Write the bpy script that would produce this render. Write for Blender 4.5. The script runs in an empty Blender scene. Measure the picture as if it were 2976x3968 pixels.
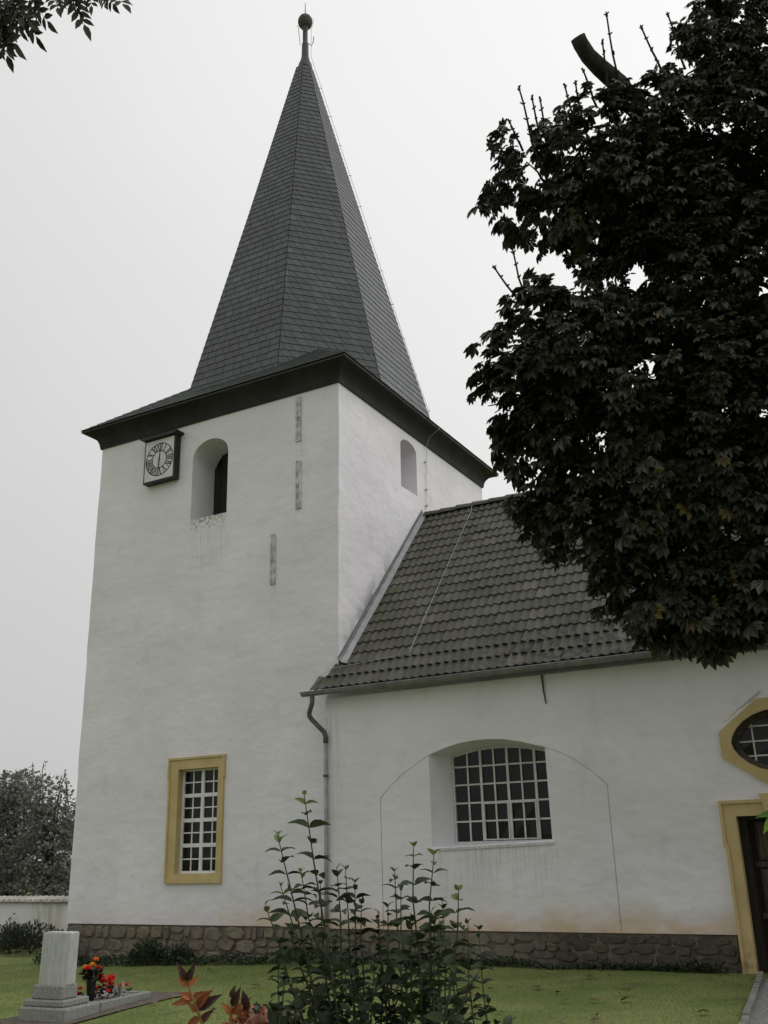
import bpy, bmesh, math, random
import numpy as np
from mathutils import Vector, Matrix, Euler
from mathutils.geometry import tessellate_polygon

random.seed(7); rng = np.random.default_rng(7)
S = bpy.context.scene; COL = S.collection
R = math.radians; V = Vector

# ------------------------------------------------------------------ camera
cam_d = bpy.data.cameras.new('camera'); cam = bpy.data.objects.new('camera', cam_d); COL.objects.link(cam)
FW = V((-0.45291337, 0.82811279, 0.33030091)); RT = V((0.87275528, 0.48749253, -0.02548061)); UP = V((0.18212004, -0.27673135, 0.94353169))
CAMP = V((9.3432, -15.2904, 1.92))
m = Matrix((RT, UP, -FW)).transposed().to_4x4(); m.translation = CAMP
cam.matrix_world = m
cam_d.sensor_fit = 'VERTICAL'; cam_d.sensor_height = 24.0; cam_d.lens = 24.0 * 3747.22 / 3968.0
cam_d.clip_start = .05; cam_d.clip_end = 3000
S.camera = cam
S.render.resolution_x = 768; S.render.resolution_y = 1024

# ------------------------------------------------------------------ light: overcast, brighter from the right
SUN_EL, SUN_AZ = R(42), R(38)          # azimuth measured from +X towards +Y
sun_dir = V((math.cos(SUN_EL)*math.cos(SUN_AZ), math.cos(SUN_EL)*math.sin(SUN_AZ), math.sin(SUN_EL)))
W = bpy.data.worlds.new('World'); S.world = W; W.use_nodes = True
nt = W.node_tree; nt.nodes.clear()
def wn(t, **k):
    n = nt.nodes.new(t)
    for a, b in k.items(): setattr(n, a, b)
    return n
out = wn('ShaderNodeOutputWorld'); bg = wn('ShaderNodeBackground'); bg.inputs['Strength'].default_value = .1
sky = wn('ShaderNodeTexSky', sky_type='NISHITA', sun_disc=False, sun_elevation=SUN_EL, sun_rotation=R(90)-SUN_AZ, air_density=1.0, dust_density=4.0, ozone_density=1.0)
hsv = wn('ShaderNodeHueSaturation'); hsv.inputs['Saturation'].default_value = .04
nt.links.new(sky.outputs[0], hsv.inputs['Color'])
# cloud layer: pale grey, brighter round the hidden sun, a little darker low down away from it
tc = wn('ShaderNodeTexCoord'); dot = wn('ShaderNodeVectorMath', operation='DOT_PRODUCT'); dot.inputs[1].default_value = sun_dir
nt.links.new(tc.outputs['Generated'], dot.inputs[0])
mr = wn('ShaderNodeMapRange', interpolation_type='SMOOTHSTEP'); nt.links.new(dot.outputs['Value'], mr.inputs['Value'])
for i, v in ((1, -.35), (2, .95), (3, 5.95), (4, 9.35)): mr.inputs[i].default_value = v
no = wn('ShaderNodeTexNoise'); no.inputs['Scale'].default_value = 1.6; no.inputs['Detail'].default_value = 4; nt.links.new(tc.outputs['Generated'], no.inputs['Vector'])
nm = wn('ShaderNodeMapRange'); nt.links.new(no.outputs['Fac'], nm.inputs['Value'])
for i, v in ((1, .3), (2, .7), (3, .965), (4, 1.035)): nm.inputs[i].default_value = v
mu0 = wn('ShaderNodeMath', operation='MULTIPLY'); nt.links.new(mr.outputs[0], mu0.inputs[0]); nt.links.new(nm.outputs[0], mu0.inputs[1])
# an overcast sky is brighter overhead than at the horizon
sx = wn('ShaderNodeSeparateXYZ'); nt.links.new(tc.outputs['Generated'], sx.inputs[0]); ze = wn('ShaderNodeMapRange'); nt.links.new(sx.outputs['Z'], ze.inputs['Value'])
for i, v in ((1, 0.), (2, 1.), (3, .90), (4, 1.16)): ze.inputs[i].default_value = v
mu = wn('ShaderNodeMath', operation='MULTIPLY'); nt.links.new(mu0.outputs[0], mu.inputs[0]); nt.links.new(ze.outputs[0], mu.inputs[1])
cl = wn('ShaderNodeCombineColor'); 
for i, t in enumerate((1., 1.0, .995)):
    q = wn('ShaderNodeMath', operation='MULTIPLY'); q.inputs[1].default_value = t; nt.links.new(mu.outputs[0], q.inputs[0]); nt.links.new(q.outputs[0], cl.inputs[i])
mix = wn('ShaderNodeMix', data_type='RGBA'); mix.inputs[0].default_value = .86
nt.links.new(hsv.outputs[0], mix.inputs[6]); nt.links.new(cl.outputs[0], mix.inputs[7])
nt.links.new(mix.outputs[2], bg.inputs['Color']); nt.links.new(bg.outputs[0], out.inputs[0])

sd = bpy.data.lights.new('sun', 'SUN'); sd.energy = .72; sd.angle = R(30); sd.color = (1., .985, .96)
sun = bpy.data.objects.new('sun', sd); COL.objects.link(sun)
sun.rotation_euler = sun_dir.to_track_quat('Z', 'Y').to_euler(); sun.location = (20, 10, 30)
S.view_settings.view_transform = 'Standard'; S.view_settings.look = 'None'
S.view_settings.exposure = 0.08; S.view_settings.gamma = 1; S.view_settings.use_curve_mapping = False

# ------------------------------------------------------------------ material helpers
class NT:
    def __init__(s, name, rough=.8, spec=.3):
        s.m = bpy.data.materials.new(name); s.m.use_nodes = True; s.t = s.m.node_tree
        s.b = s.t.nodes['Principled BSDF']; s.b.inputs['Roughness'].default_value = rough; s.b.inputs['Specular IOR Level'].default_value = spec
        s.g = s.t.nodes.new('ShaderNodeNewGeometry'); s.pos = s.g.outputs['Position']
    def n(s, t, **k):
        n = s.t.nodes.new(t)
        for a, b in k.items(): setattr(n, a, b)
        return n
    def put(s, a, i):
        if isinstance(a, (int, float)): i.default_value = a
        elif isinstance(a, tuple): i.default_value = a if len(a) == len(i.default_value) else (*a, 1)
        else: s.t.links.new(a, i)
    def math(s, op, a, b=0., clamp=False):
        n = s.n('ShaderNodeMath', operation=op, use_clamp=clamp); s.put(a, n.inputs[0]); s.put(b, n.inputs[1]); return n.outputs[0]
    def ramp(s, v, a, b, c=0., d=1., smooth=True):
        n = s.n('ShaderNodeMapRange', interpolation_type='SMOOTHSTEP' if smooth else 'LINEAR'); s.put(v, n.inputs[0])
        for i, x in ((1, a), (2, b), (3, c), (4, d)): s.put(x, n.inputs[i])
        return n.outputs[0]
    def noise(s, scale, detail=4., stretch=None, rough=.55):
        n = s.n('ShaderNodeTexNoise'); n.inputs['Scale'].default_value = scale; n.inputs['Detail'].default_value = detail; n.inputs['Roughness'].default_value = rough
        if stretch:
            v = s.n('ShaderNodeVectorMath', operation='MULTIPLY'); s.put(s.pos, v.inputs[0]); v.inputs[1].default_value = stretch; s.put(v.outputs[0], n.inputs['Vector'])
        else: s.put(s.pos, n.inputs['Vector'])
        return n.outputs['Fac']
    def mix(s, f, a, b):
        n = s.n('ShaderNodeMix', data_type='RGBA'); s.put(f, n.inputs[0]); s.put(a, n.inputs[6]); s.put(b, n.inputs[7]); return n.outputs[2]
    def xyz(s):
        n = s.n('ShaderNodeSeparateXYZ'); s.put(s.pos, n.inputs[0]); return n.outputs
    def rand(s, island=False):
        if island: return s.g.outputs['Random Per Island']
        return s.n('ShaderNodeObjectInfo').outputs['Random']
    def bump(s, h, strength=.3, dist=.02, prev=None):
        n = s.n('ShaderNodeBump'); n.inputs['Strength'].default_value = strength; n.inputs['Distance'].default_value = dist
        s.put(h, n.inputs['Height'])
        if prev is not None: s.put(prev, n.inputs['Normal'])
        return n.outputs['Normal']
    def done(s, col, normal=None, rough=None):
        s.put(col, s.b.inputs['Base Color'])
        if normal is not None: s.put(normal, s.b.inputs['Normal'])
        if rough is not None: s.put(rough, s.b.inputs['Roughness'])
        return s.m
    def box(s, comp, lo, hi, soft):      # soft mask 1 inside lo..hi of one coordinate
        return s.math('MULTIPLY', s.ramp(comp, lo-soft, lo+soft), s.ramp(comp, hi+soft, hi-soft))

def plaster():
    t = NT('lime_plaster', .9, .15)
    x, y, z = t.xyz()
    big = t.noise(.55, 5); mid = t.noise(2.3, 6)
    col = t.mix(t.ramp(big, .35, .7), (.735, .715, .745), (.815, .795, .825))
    col = t.mix(t.ramp(mid, .5, .75, 0, .35), col, (.68, .665, .69))
    smear = t.noise(3.0, 5, (1, 1, .35))
    col = t.mix(t.ramp(smear, .56, .75, 0, .3), col, (.57, .565, .58))
    # rising damp above the plinth
    n = t.noise(1.6, 5, (1, 1, .6))
    damp = t.math('MULTIPLY', t.ramp(t.math('ADD', z, t.math('MULTIPLY', n, -.30)), .95, .50), t.ramp(x, -3.6, -.5, .12, 1.))
    damp = t.math('MULTIPLY', damp, t.math('MULTIPLY', t.ramp(y, 1.5, .3), t.ramp(z, .2, .5)))
    col = t.mix(t.math('MULTIPLY', damp, t.ramp(t.noise(3.5, 5, (1, 1, 2)), .3, .65, .5, .95)), col, (.60, .41, .25))
    yl = t.math('MULTIPLY', t.box(z, .55, 1.05, .28), t.ramp(x, -3.6, -2.0, .3, 1.)); 
    col = t.mix(t.math('MULTIPLY', yl, t.ramp(n, .35, .6, 0, .4)), col, (.66, .58, .42))
    # streaks under the sills
    st = t.noise(9., 3, (1, 1, .06)); st2 = t.noise(22., 4, (1, 1, .05))
    def streak(x0, x1, z0, z1, amt, c, src=None):
        nonlocal col
        k = t.math('MULTIPLY', t.box(x, x0, x1, .1), t.math('MULTIPLY', t.ramp(z, z0, z1), t.ramp(z, z1+.05, z1+.0)))
        k = t.math('MULTIPLY', k, t.ramp(src or st, .42, .68)); col = t.mix(t.math('MULTIPLY', k, amt), col, c)
    streak(-3.75, -2.85, 7.0, 8.74, .5, (.40, .40, .33), st2)
    streak(-3.75, -2.85, 8.35, 8.72, .9, (.17, .17, .09), t.noise(14, 3))
    streak(1.85, 3.95, .9, 1.95, .42, (.40, .41, .40), st2)
    streak(-1.06, -.9, 9.0, 9.97, .5, (.42, .42, .40)); streak(-1.06, -.9, 6.9, 8.5, .45, (.45, .45, .43)); streak(-1.66, -1.52, 5.6, 7.0, .45, (.45, .45, .43))
    streak(-.25, .15, .7, 4.2, .5, (.50, .50, .49), st2)
    # soot band along the flashing on the tower's side wall
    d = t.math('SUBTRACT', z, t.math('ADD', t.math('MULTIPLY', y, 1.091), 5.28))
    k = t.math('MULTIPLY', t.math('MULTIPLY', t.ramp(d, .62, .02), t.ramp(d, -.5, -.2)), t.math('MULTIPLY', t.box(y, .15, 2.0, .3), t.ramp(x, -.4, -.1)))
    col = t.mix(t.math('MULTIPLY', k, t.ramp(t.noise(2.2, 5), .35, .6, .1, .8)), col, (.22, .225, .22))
    # patched plaster round the oval window
    k = t.math('MULTIPLY', t.box(x, 6.70, 7.27, .05), t.box(z, 3.5, 4.0, .05))
    e = t.math('ADD', t.math('SUBTRACT', z, t.math('MULTIPLY', x, .70)), t.math('MULTIPLY', t.noise(9, 4), .10))
    wd = t.math('MULTIPLY', t.ramp(x, 6.7, 7.25, .25, 1.), .034)
    k = t.math('MULTIPLY', k, t.ramp(t.math('ABSOLUTE', t.math('SUBTRACT', e, -1.068)), wd, t.math('MULTIPLY', wd, .5)))
    col = t.mix(t.math('MULTIPLY', k, .75), col, (.36, .35, .27))
    b = t.bump(t.noise(.9, 3, (1, 1, 1.5)), .5, .10); b = t.bump(t.noise(4.0, 5, (1, 1, 1.5), .45), .30, .035, b); b = t.bump(t.noise(45, 4), .30, .006, b)
    return t.done(col, b)

def simple(name, c1, c2, scale=4., rough=.8, bump=.2, bs=40., island=None, spec=.3, var=.0, metallic=0., stretch=None, dist=.01):
    t = NT(name, rough, spec); t.b.inputs['Metallic'].default_value = metallic
    col = t.mix(t.ramp(t.noise(scale, 5, stretch), .35, .68), c1, c2)
    if island is not None:
        k = t.math('ADD', t.math('MULTIPLY', t.rand(island), 2*var), 1-var)
        v = t.n('ShaderNodeHueSaturation'); t.put(col, v.inputs['Color']); t.put(k, v.inputs['Value']); col = v.outputs[0]
    return t.done(col, t.bump(t.noise(bs, 5, stretch), bump, dist))

def leafmat(name, c1, c2, island, trans=.18, rough=.45, spec=.35, var=.35, yellow=None):
    t = NT(name, rough, spec)
    r = t.rand(island)
    col = t.mix(r, c1, c2)
    if yellow: col = t.mix(t.ramp(t.math('FRACT', t.math('MULTIPLY', r, 17.3)), 1-yellow[0], 1-yellow[0]+.001), col, yellow[1])
    v = t.n('ShaderNodeHueSaturation'); t.put(col, v.inputs['Color'])
    t.put(t.math('ADD', t.math('MULTIPLY', t.math('FRACT', t.math('MULTIPLY', r, 7.7)), 2*var), 1-var), v.inputs['Value'])
    t.put(v.outputs[0], t.b.inputs['Base Color'])
    tr = t.n('ShaderNodeBsdfTranslucent'); t.put(v.outputs[0], tr.inputs[0])
    mx = t.n('ShaderNodeMixShader'); mx.inputs[0].default_value = trans
    t.t.links.new(t.b.outputs[0], mx.inputs[1]); t.t.links.new(tr.outputs[0], mx.inputs[2])
    t.t.links.new(mx.outputs[0], t.t.nodes['Material Output'].inputs[0])
    return t.m

def roof_mat(name, island):
    t = NT(name, .75, .25)
    r = t.rand(island)
    col = t.mix(t.ramp(t.noise(1.1, 4), .35, .65), (.098, .094, .078), (.130, .126, .108))
    col = t.mix(t.math('MULTIPLY', r, .75), col, (.074, .071, .060)); col = t.mix(t.ramp(t.math('FRACT', t.math('MULTIPLY', r, 23.7)), .90, .94, 0, .5), col, (.16, .15, .13))
    x, y, z = t.xyz()
    moss = t.math('MULTIPLY', t.ramp(x, 1.6, .0, 0, .75), t.ramp(t.noise(5, 5), .45, .65)); col = t.mix(moss, col, (.075, .078, .038))
    soot = t.math('MULTIPLY', t.ramp(z, 6.3, 4.9), t.math('MULTIPLY', t.ramp(x, 1.8, 4.), t.ramp(t.noise(6, 6), .5, .62, 0, .8))); col = t.mix(soot, col, (.03, .03, .028))
    lich = t.ramp(t.noise(13, 3), .70, .735, 0, .5); col = t.mix(lich, col, (.33, .32, .29))
    return t.done(col, t.bump(t.noise(45, 5), .35, .01))

def slate_mat(name, island):
    t = NT(name, .5, .4)
    r = t.rand(island)
    col = t.mix(r, (.044, .053, .053), (.074, .086, .084))
    col = t.mix(t.ramp(t.math('FRACT', t.math('MULTIPLY', r, 31.7)), .93, .94, 0, .6), col, (.105, .12, .12))
    col = t.mix(t.ramp(t.noise(.5, 4), .35, .65, .0, .6), col, (.050, .052, .051))
    return t.done(col, t.bump(t.noise(18, 5), .25, .01))

def stone_mat():
    t = NT('rubble_stone', .9, .2)
    r = t.rand(False)
    col = t.mix(r, (.15, .142, .11), (.23, .205, .15))
    col = t.mix(t.ramp(t.math('FRACT', t.math('MULTIPLY', r, 13.1)), .78, .82, 0, .7), col, (.22, .175, .13))
    col = t.mix(t.ramp(t.noise(7, 6), .48, .7, 0, .6), col, (.07, .07, .06))
    x, y, z = t.xyz()
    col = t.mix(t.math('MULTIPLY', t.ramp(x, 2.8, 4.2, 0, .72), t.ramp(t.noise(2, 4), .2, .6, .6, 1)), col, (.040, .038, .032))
    col = t.mix(t.ramp(t.noise(3, 4, (1, 1, 2)), .55, .75, 0, .35), col, (.10, .12, .05))
    b = t.bump(t.noise(9, 6), .7, .04); b = t.bump(t.noise(50, 4), .5, .012, b)
    return t.done(col, b)

def glass_mat():
    t = NT('dark_glass', .06, .25); 
    b = t.bump(t.noise(3.5, 2), .12, .02)
    return t.done((.012, .012, .013), b)

def lawn_mat():
    t = NT('lawn', .95, .1)
    col = t.mix(t.ramp(t.noise(.9, 5), .35, .65), (.150, .190, .060), (.225, .255, .095))
    col = t.mix(t.ramp(t.noise(28, 4), .4, .65, 0, .55), col, (.085, .115, .035))
    col = t.mix(t.ramp(t.noise(2.6, 5), .55, .72, 0, .6), col, (.19, .185, .085)); col = t.mix(t.ramp(t.noise(1.7, 6), .56, .68, 0, .55), col, (.075, .105, .034))
    return t.done(col, t.bump(t.noise(55, 4), .6, .03))

M = {}
M['plaster'] = plaster()
M['yellow'] = None
t = NT('ochre_painted_sandstone', .85, .2); x, y, z = t.xyz()
c = t.mix(t.ramp(t.noise(2.5, 5), .35, .65), (.50, .39, .19), (.57, .45, .23))
c = t.mix(t.ramp(t.noise(14, 5), .6, .75, 0, .4), c, (.40, .30, .15))
c = t.mix(t.math('MULTIPLY', t.ramp(z, .75, .2), t.ramp(t.noise(9, 5), .4, .6, .1, .8)), c, (.30, .19, .11))
M['yellow'] = t.done(c, t.bump(t.noise(35, 5), .3, .01))
M['slate'] = slate_mat('slate', False); M['slate_i'] = slate_mat('slate_courses', True)
M['tile'] = roof_mat('concrete_tile', False); M['tile_i'] = roof_mat('concrete_tile_courses', True)
M['cornice'] = simple('dark_cornice_boards', (.022, .022, .021), (.034, .034, .032), 3, .75, .25, 25, stretch=(1, 1, 1))
M['eave'] = simple('eave_metal', (.06, .062, .06), (.085, .088, .085), 6, .6, .1)
M['zinc'] = simple('zinc', (.20, .205, .21), (.28, .285, .29), 5, .55, .1, metallic=.35)
M['zinc_dark'] = simple('weathered_zinc', (.105, .105, .105), (.15, .15, .15), 7, .6, .1, metallic=.2)
M['zinc_pale'] = simple('pale_zinc', (.30, .305, .31), (.38, .385, .39), 5, .6, .15, metallic=.15)
M['wire'] = simple('lightning_wire', (.34, .34, .33), (.42, .42, .41), 4, .6, .05)
M['wire_dark'] = simple('dark_wire', (.08, .08, .08), (.10, .10, .10), 4, .6, .05)
M['iron'] = simple('rusted_iron', (.06, .058, .055), (.12, .115, .11), 20, .85, .3)
M['anchor'] = simple('whitewashed_iron', (.40, .41, .41), (.72, .70, .72), 6, .9, .6, 60)
M['white'] = simple('white_painted_wood', (.70, .70, .69), (.78, .78, .77), 6, .55, .1)
M['offwhite'] = simple('weathered_white_wood', (.52, .52, .50), (.64, .64, .62), 6, .7, .2)
M['glass'] = glass_mat()
M['interior'] = simple('dark_interior', (.006, .006, .006), (.01, .01, .01))
M['stone'] = stone_mat()
M['mortar'] = simple('plinth_mortar', (.12, .105, .08), (.20, .165, .13), 5, .95, .7, 30, dist=.03)
M['louvre'] = simple('dark_shutter_wood', (.018, .018, .017), (.03, .03, .028), 6, .8, .3, 20, stretch=(8, 1, .5))
M['door'] = simple('weathered_oak', (.055, .045, .034), (.125, .105, .080), 7, .75, .5, 18, stretch=(7, 7, .6))
M['door_dark'] = simple('dark_oak_recess', (.018, .015, .012), (.030, .025, .020), 7, .8, .3, 18, stretch=(7, 7, .6))
M['brown'] = simple('brown_window_wood', (.065, .052, .043), (.10, .082, .07), 7, .8, .3)
M['dial'] = simple('white_dial', (.58, .58, .57), (.66, .66, .65), 3, .6, .05)
M['black'] = simple('black_paint', (.018, .018, .018), (.028, .028, .028), 5, .5, .05)
M['gravestone'] = simple('pale_gravestone', (.40, .41, .39), (.50, .51, .49), 9, .8, .3, 60, stretch=(3, 3, .6))
M['gravebase'] = simple('grey_terrazzo', (.20, .205, .19), (.32, .325, .30), 45, .9, .5, 70)
M['gravel'] = simple('pale_gravel', (.22, .22, .21), (.40, .40, .39), 60, .95, .9, 60, dist=.03)
M['soil'] = simple('bare_soil', (.10, .085, .068), (.16, .135, .11), 9, .95, .8, 40, dist=.03)
M['path'] = simple('gravel_path', (.16, .16, .15), (.27, .27, .255), 30, .95, .9, 45, dist=.03)
M['kerb'] = simple('kerb_stone', (.17, .165, .15), (.25, .24, .22), 9, .9, .5, 40, island=False, var=.15)
M['lawn'] = lawn_mat()
M['coping'] = simple('coping_tile', (.40, .39, .35), (.52, .50, .45), 8, .85, .4, island=False, var=.15)
M['bark'] = simple('bark', (.030, .028, .025), (.055, .050, .044), 9, .95, .9, 16, stretch=(1, 1, .35), dist=.05)
M['twig'] = simple('green_twig', (.045, .055, .028), (.065, .07, .04), 9, .7, .2)
M['chest'] = leafmat('chestnut_leaf', (.022, .027, .015), (.038, .044, .022), False, .16, var=.3, yellow=(.035, (.10, .075, .02)))
M['chest_i'] = leafmat('chestnut_foliage', (.024, .030, .016), (.046, .052, .028), True, .15, rough=.38, spec=.5, var=.4, yellow=(.012, (.10, .07, .02)))
M['ash'] = leafmat('ash_leaf', (.03, .036, .024), (.05, .055, .035), False, .25)
M['shrub'] = leafmat('shrub_leaf', (.028, .042, .018), (.048, .066, .028), False, .2, rough=.6, spec=.22, var=.4)
M['shrub_i'] = leafmat('shrub_foliage', (.024, .036, .016), (.048, .064, .030), True, .2, rough=.6, spec=.22, var=.5)
M['shrub_tip'] = leafmat('young_leaf', (.10, .155, .04), (.14, .20, .06), False, .35)
M['fresh'] = leafmat('fresh_leaf', (.12, .23, .04), (.17, .29, .06), False, .35)
M['garden'] = leafmat('haze_paled_tree_foliage', (.15, .155, .135), (.215, .22, .19), True, .40, var=.35)  # leaf colour made paler to stand in for haze over the far trees
M['ivy'] = leafmat('ground_cover_leaf', (.030, .046, .022), (.055, .075, .035), True, .1)
M['bush'] = leafmat('low_bush_leaf', (.028, .036, .026), (.05, .06, .042), True, .1)
M['grass'] = leafmat('grass_blade', (.185, .225, .068), (.255, .295, .105), True, .45, rough=.6, spec=.2)
M['orange'] = leafmat('autumn_leaf', (.30, .085, .035), (.42, .17, .06), False, .25)
M['purple'] = leafmat('dark_red_leaf', (.055, .028, .024), (.10, .045, .035), False, .2)
M['rust_i'] = leafmat('rust_foliage', (.22, .075, .045), (.42, .19, .10), True, .2)
M['darkgreen_i'] = leafmat('dark_green_foliage', (.03, .036, .016), (.055, .058, .024), True, .15)
M['fallen'] = leafmat('dry_leaf', (.09, .055, .03), (.16, .09, .045), False, .05)
M['red'] = leafmat('red_petal', (.72, .035, .035), (.85, .09, .07), False, .2, var=.15)
M['red_i'] = leafmat('red_petals', (.50, .025, .03), (.72, .08, .06), True, .2, var=.2)
M['yel_f'] = leafmat('yellow_petal', (.80, .45, .02), (.90, .55, .03), False, .2, var=.1)
M['ora_f'] = leafmat('orange_petal', (.85, .24, .03), (.92, .32, .05), False, .2, var=.1)
M['silver'] = leafmat('silver_leaf', (.42, .43, .38), (.52, .53, .47), True, .2)
M['vase'] = simple('dark_vase', (.010, .011, .010), (.018, .019, .017), 8, .4, .1)

# ------------------------------------------------------------------ object helpers
WP = {}                                    # world position of every object made here
def tag(o, label=None, cat=None, group=None, kind=None):
    if label: o['label'] = label
    if cat: o['category'] = cat
    if group: o['group'] = group
    if kind: o['kind'] = kind
    return o
def link(o, parent, pos):
    COL.objects.link(o); WP[o.name] = V(pos)
    if parent is not None:
        o.parent = parent; o.location = V(pos) - WP[parent.name]
    else: o.location = pos
    return o
def thing(name, loc, label, cat, group=None):
    o = bpy.data.objects.new(name, None); o.empty_display_size = .2
    link(o, None, loc); return tag(o, label, cat, group)
def obj_mesh(name, me, mat, parent=None, pos=(0, 0, 0), rot=None):
    o = bpy.data.objects.new(name, me)
    if mat and not me.materials: me.materials.append(M[mat] if isinstance(mat, str) else mat)
    link(o, parent, pos)
    if rot is not None: o.rotation_euler = rot if isinstance(rot, Euler) else rot.to_euler()
    return o
class MB:
    def __init__(s): s.v = []; s.f = []
    def add(s, vs, fs):
        k = len(s.v); s.v += [tuple(p) for p in vs]; s.f += [tuple(i+k for i in f) for f in fs]; return s
    def box(s, a, b):
        (x0, y0, z0), (x1, y1, z1) = a, b
        return s.add([(x0,y0,z0),(x1,y0,z0),(x1,y1,z0),(x0,y1,z0),(x0,y0,z1),(x1,y0,z1),(x1,y1,z1),(x0,y1,z1)],
                     [(0,3,2,1),(4,5,6,7),(0,1,5,4),(1,2,6,5),(2,3,7,6),(3,0,4,7)])
    def tube(s, pts, rad, n=8, cap=True):
        pts = [V(p) for p in pts]; k0 = len(s.v)
        rad = rad if isinstance(rad, (list, tuple)) else [rad]*len(pts)
        d0 = (pts[1]-pts[0]).normalized(); ref = V((0,0,1)) if abs(d0.z) < .9 else V((1,0,0)); u = d0.cross(ref).normalized()
        for i, p in enumerate(pts):
            d = (pts[min(i+1, len(pts)-1)] - pts[max(i-1, 0)]).normalized()
            u = (u - d*u.dot(d)).normalized(); w = d.cross(u)
            for j in range(n):
                a = 2*math.pi*j/n; s.v.append(tuple(p + (u*math.cos(a) + w*math.sin(a))*rad[i]))
        for i in range(len(pts)-1):
            for j in range(n):
                a, b = k0+i*n+j, k0+i*n+(j+1) % n; s.f.append((a, b, b+n, a+n))
        if cap: s.f.append(tuple(k0+j for j in reversed(range(n)))); s.f.append(tuple(k0+(len(pts)-1)*n+j for j in range(n)))
        return s
    def lathe(s, prof, c, n=24):
        k0 = len(s.v)
        for r, z in prof:
            for j in range(n): a = 2*math.pi*j/n; s.v.append((c[0]+r*math.cos(a), c[1]+r*math.sin(a), c[2]+z))
        for i in range(len(prof)-1):
            for j in range(n): a, b = k0+i*n+j, k0+i*n+(j+1) % n; s.f.append((a, b, b+n, a+n))
        return s
    def poly(s, outer, holes=(), fn=lambda p: p, flip=False):
        loops = [list(outer)] + [list(h) for h in holes]; flat = [p for l in loops for p in l]
        tris = tessellate_polygon([[V((p[0], p[1], 0)) for p in l] for l in loops])
        fs = []
        for a, b, c in tris:
            ar = (flat[b][0]-flat[a][0])*(flat[c][1]-flat[a][1]) - (flat[b][1]-flat[a][1])*(flat[c][0]-flat[a][0])
            fs.append((a, b, c) if (ar > 0) != flip else (a, c, b))
        return s.add([fn(p) for p in flat], fs)
    def strip(s, A, B, closed=True):
        n = len(A); k = len(s.v); s.v += [tuple(p) for p in A] + [tuple(p) for p in B]
        for i in range(n if closed else n-1): j = (i+1) % n; s.f.append((k+i, k+j, k+n+j, k+n+i))
        return s
    def prism(s, outline, d0, d1, fn, holes=()):    # outline in 2-D, fn(p, depth) -> 3-D; solid between depths
        s.poly(outline, holes, lambda p: fn(p, d0)); s.poly(outline, holes, lambda p: fn(p, d1), True)
        for l in [outline, *holes]: s.strip([fn(p, d0) for p in l], [fn(p, d1) for p in l])
        return s
    def mesh(s, name, origin=V((0,0,0)), smooth=False):
        me = bpy.data.meshes.new(name); me.from_pydata([tuple(V(p)-origin) for p in s.v], [], s.f); me.update()
        if smooth: me.polygons.foreach_set('use_smooth', [True]*len(me.polygons))
        return me
    def build(s, name, mat, parent=None, smooth=False, origin=None, fix=True):
        a = np.array(s.v); 
        if origin is None: origin = V(((a[:,0].min()+a[:,0].max())/2, (a[:,1].min()+a[:,1].max())/2, a[:,2].min()))
        me = s.mesh(name, V(origin), smooth)
        if fix:
            bm = bmesh.new(); bm.from_mesh(me); bmesh.ops.recalc_face_normals(bm, faces=bm.faces); bm.to_mesh(me); bm.free()
        return obj_mesh(name, me, mat, parent, origin)
def fast_mesh(name, verts, faces_per, nv):       # verts (N, nv, 3); faces_per: list of index tuples within one copy
    N = len(verts); me = bpy.data.meshes.new(name)
    vv = np.asarray(verts, np.float32).reshape(-1, 3); me.vertices.add(len(vv)); me.vertices.foreach_set('co', vv.ravel())
    loops = np.array([i for f in faces_per for i in f]); tot = np.array([len(f) for f in faces_per])
    L = (loops[None, :] + (np.arange(N)*nv)[:, None]).ravel(); T = np.tile(tot, N); ST = np.concatenate([[0], np.cumsum(T)[:-1]])
    me.loops.add(len(L)); me.loops.foreach_set('vertex_index', L.astype(np.int32))
    me.polygons.add(len(T)); me.polygons.foreach_set('loop_start', ST.astype(np.int32)); me.polygons.foreach_set('loop_total', T.astype(np.int32))
    me.update(calc_edges=True); me.validate(); me.shade_flat(); return me
def scatter(name, tmpl, faces, mats, mat, parent=None, kind='stuff', pos=(0, 0, 0)):
    tv = np.array(tmpl); A = np.array([[list(r) for r in m] for m in mats])
    P = np.einsum('nij,kj->nki', A[:, :3, :3], tv) + A[:, None, :3, 3] - np.array(pos)[None, None]
    o = obj_mesh(name, fast_mesh(name, P, faces, len(tv)), mat, parent, pos)
    if kind: o['kind'] = kind
    return o
def frame(x, y, z, pos, s=1.):
    m = Matrix((x, y, z)).transposed().to_4x4(); 
    m = m @ Matrix.Diagonal((s, s, s, 1)); m.translation = pos; return m
def ortho(tip, nrm):
    y = V(tip).normalized(); z = V(nrm); z = (z - y*z.dot(y)).normalized(); return y.cross(z), y, z
def rnd(a=-1., b=1.): return random.uniform(a, b)
def rv(s=1.): return V((rnd(), rnd(), rnd()))*s
def lerp(a, b, t): return a + (b-a)*t
def sstep(a, b, x): t = min(1, max(0, (x-a)/(b-a))); return t*t*(3-2*t)
def gz(x, y): return -.10*math.exp(-((x+.1)/1.3)**2-((y+6.2)/1.5)**2) + .0 + .21*sstep(-6.5, 2.2, x) + .16*sstep(-6.5, -13.5, y) + .012*math.sin(x*1.7+y*.9)*(1 if y < -.6 else 0)

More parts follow.
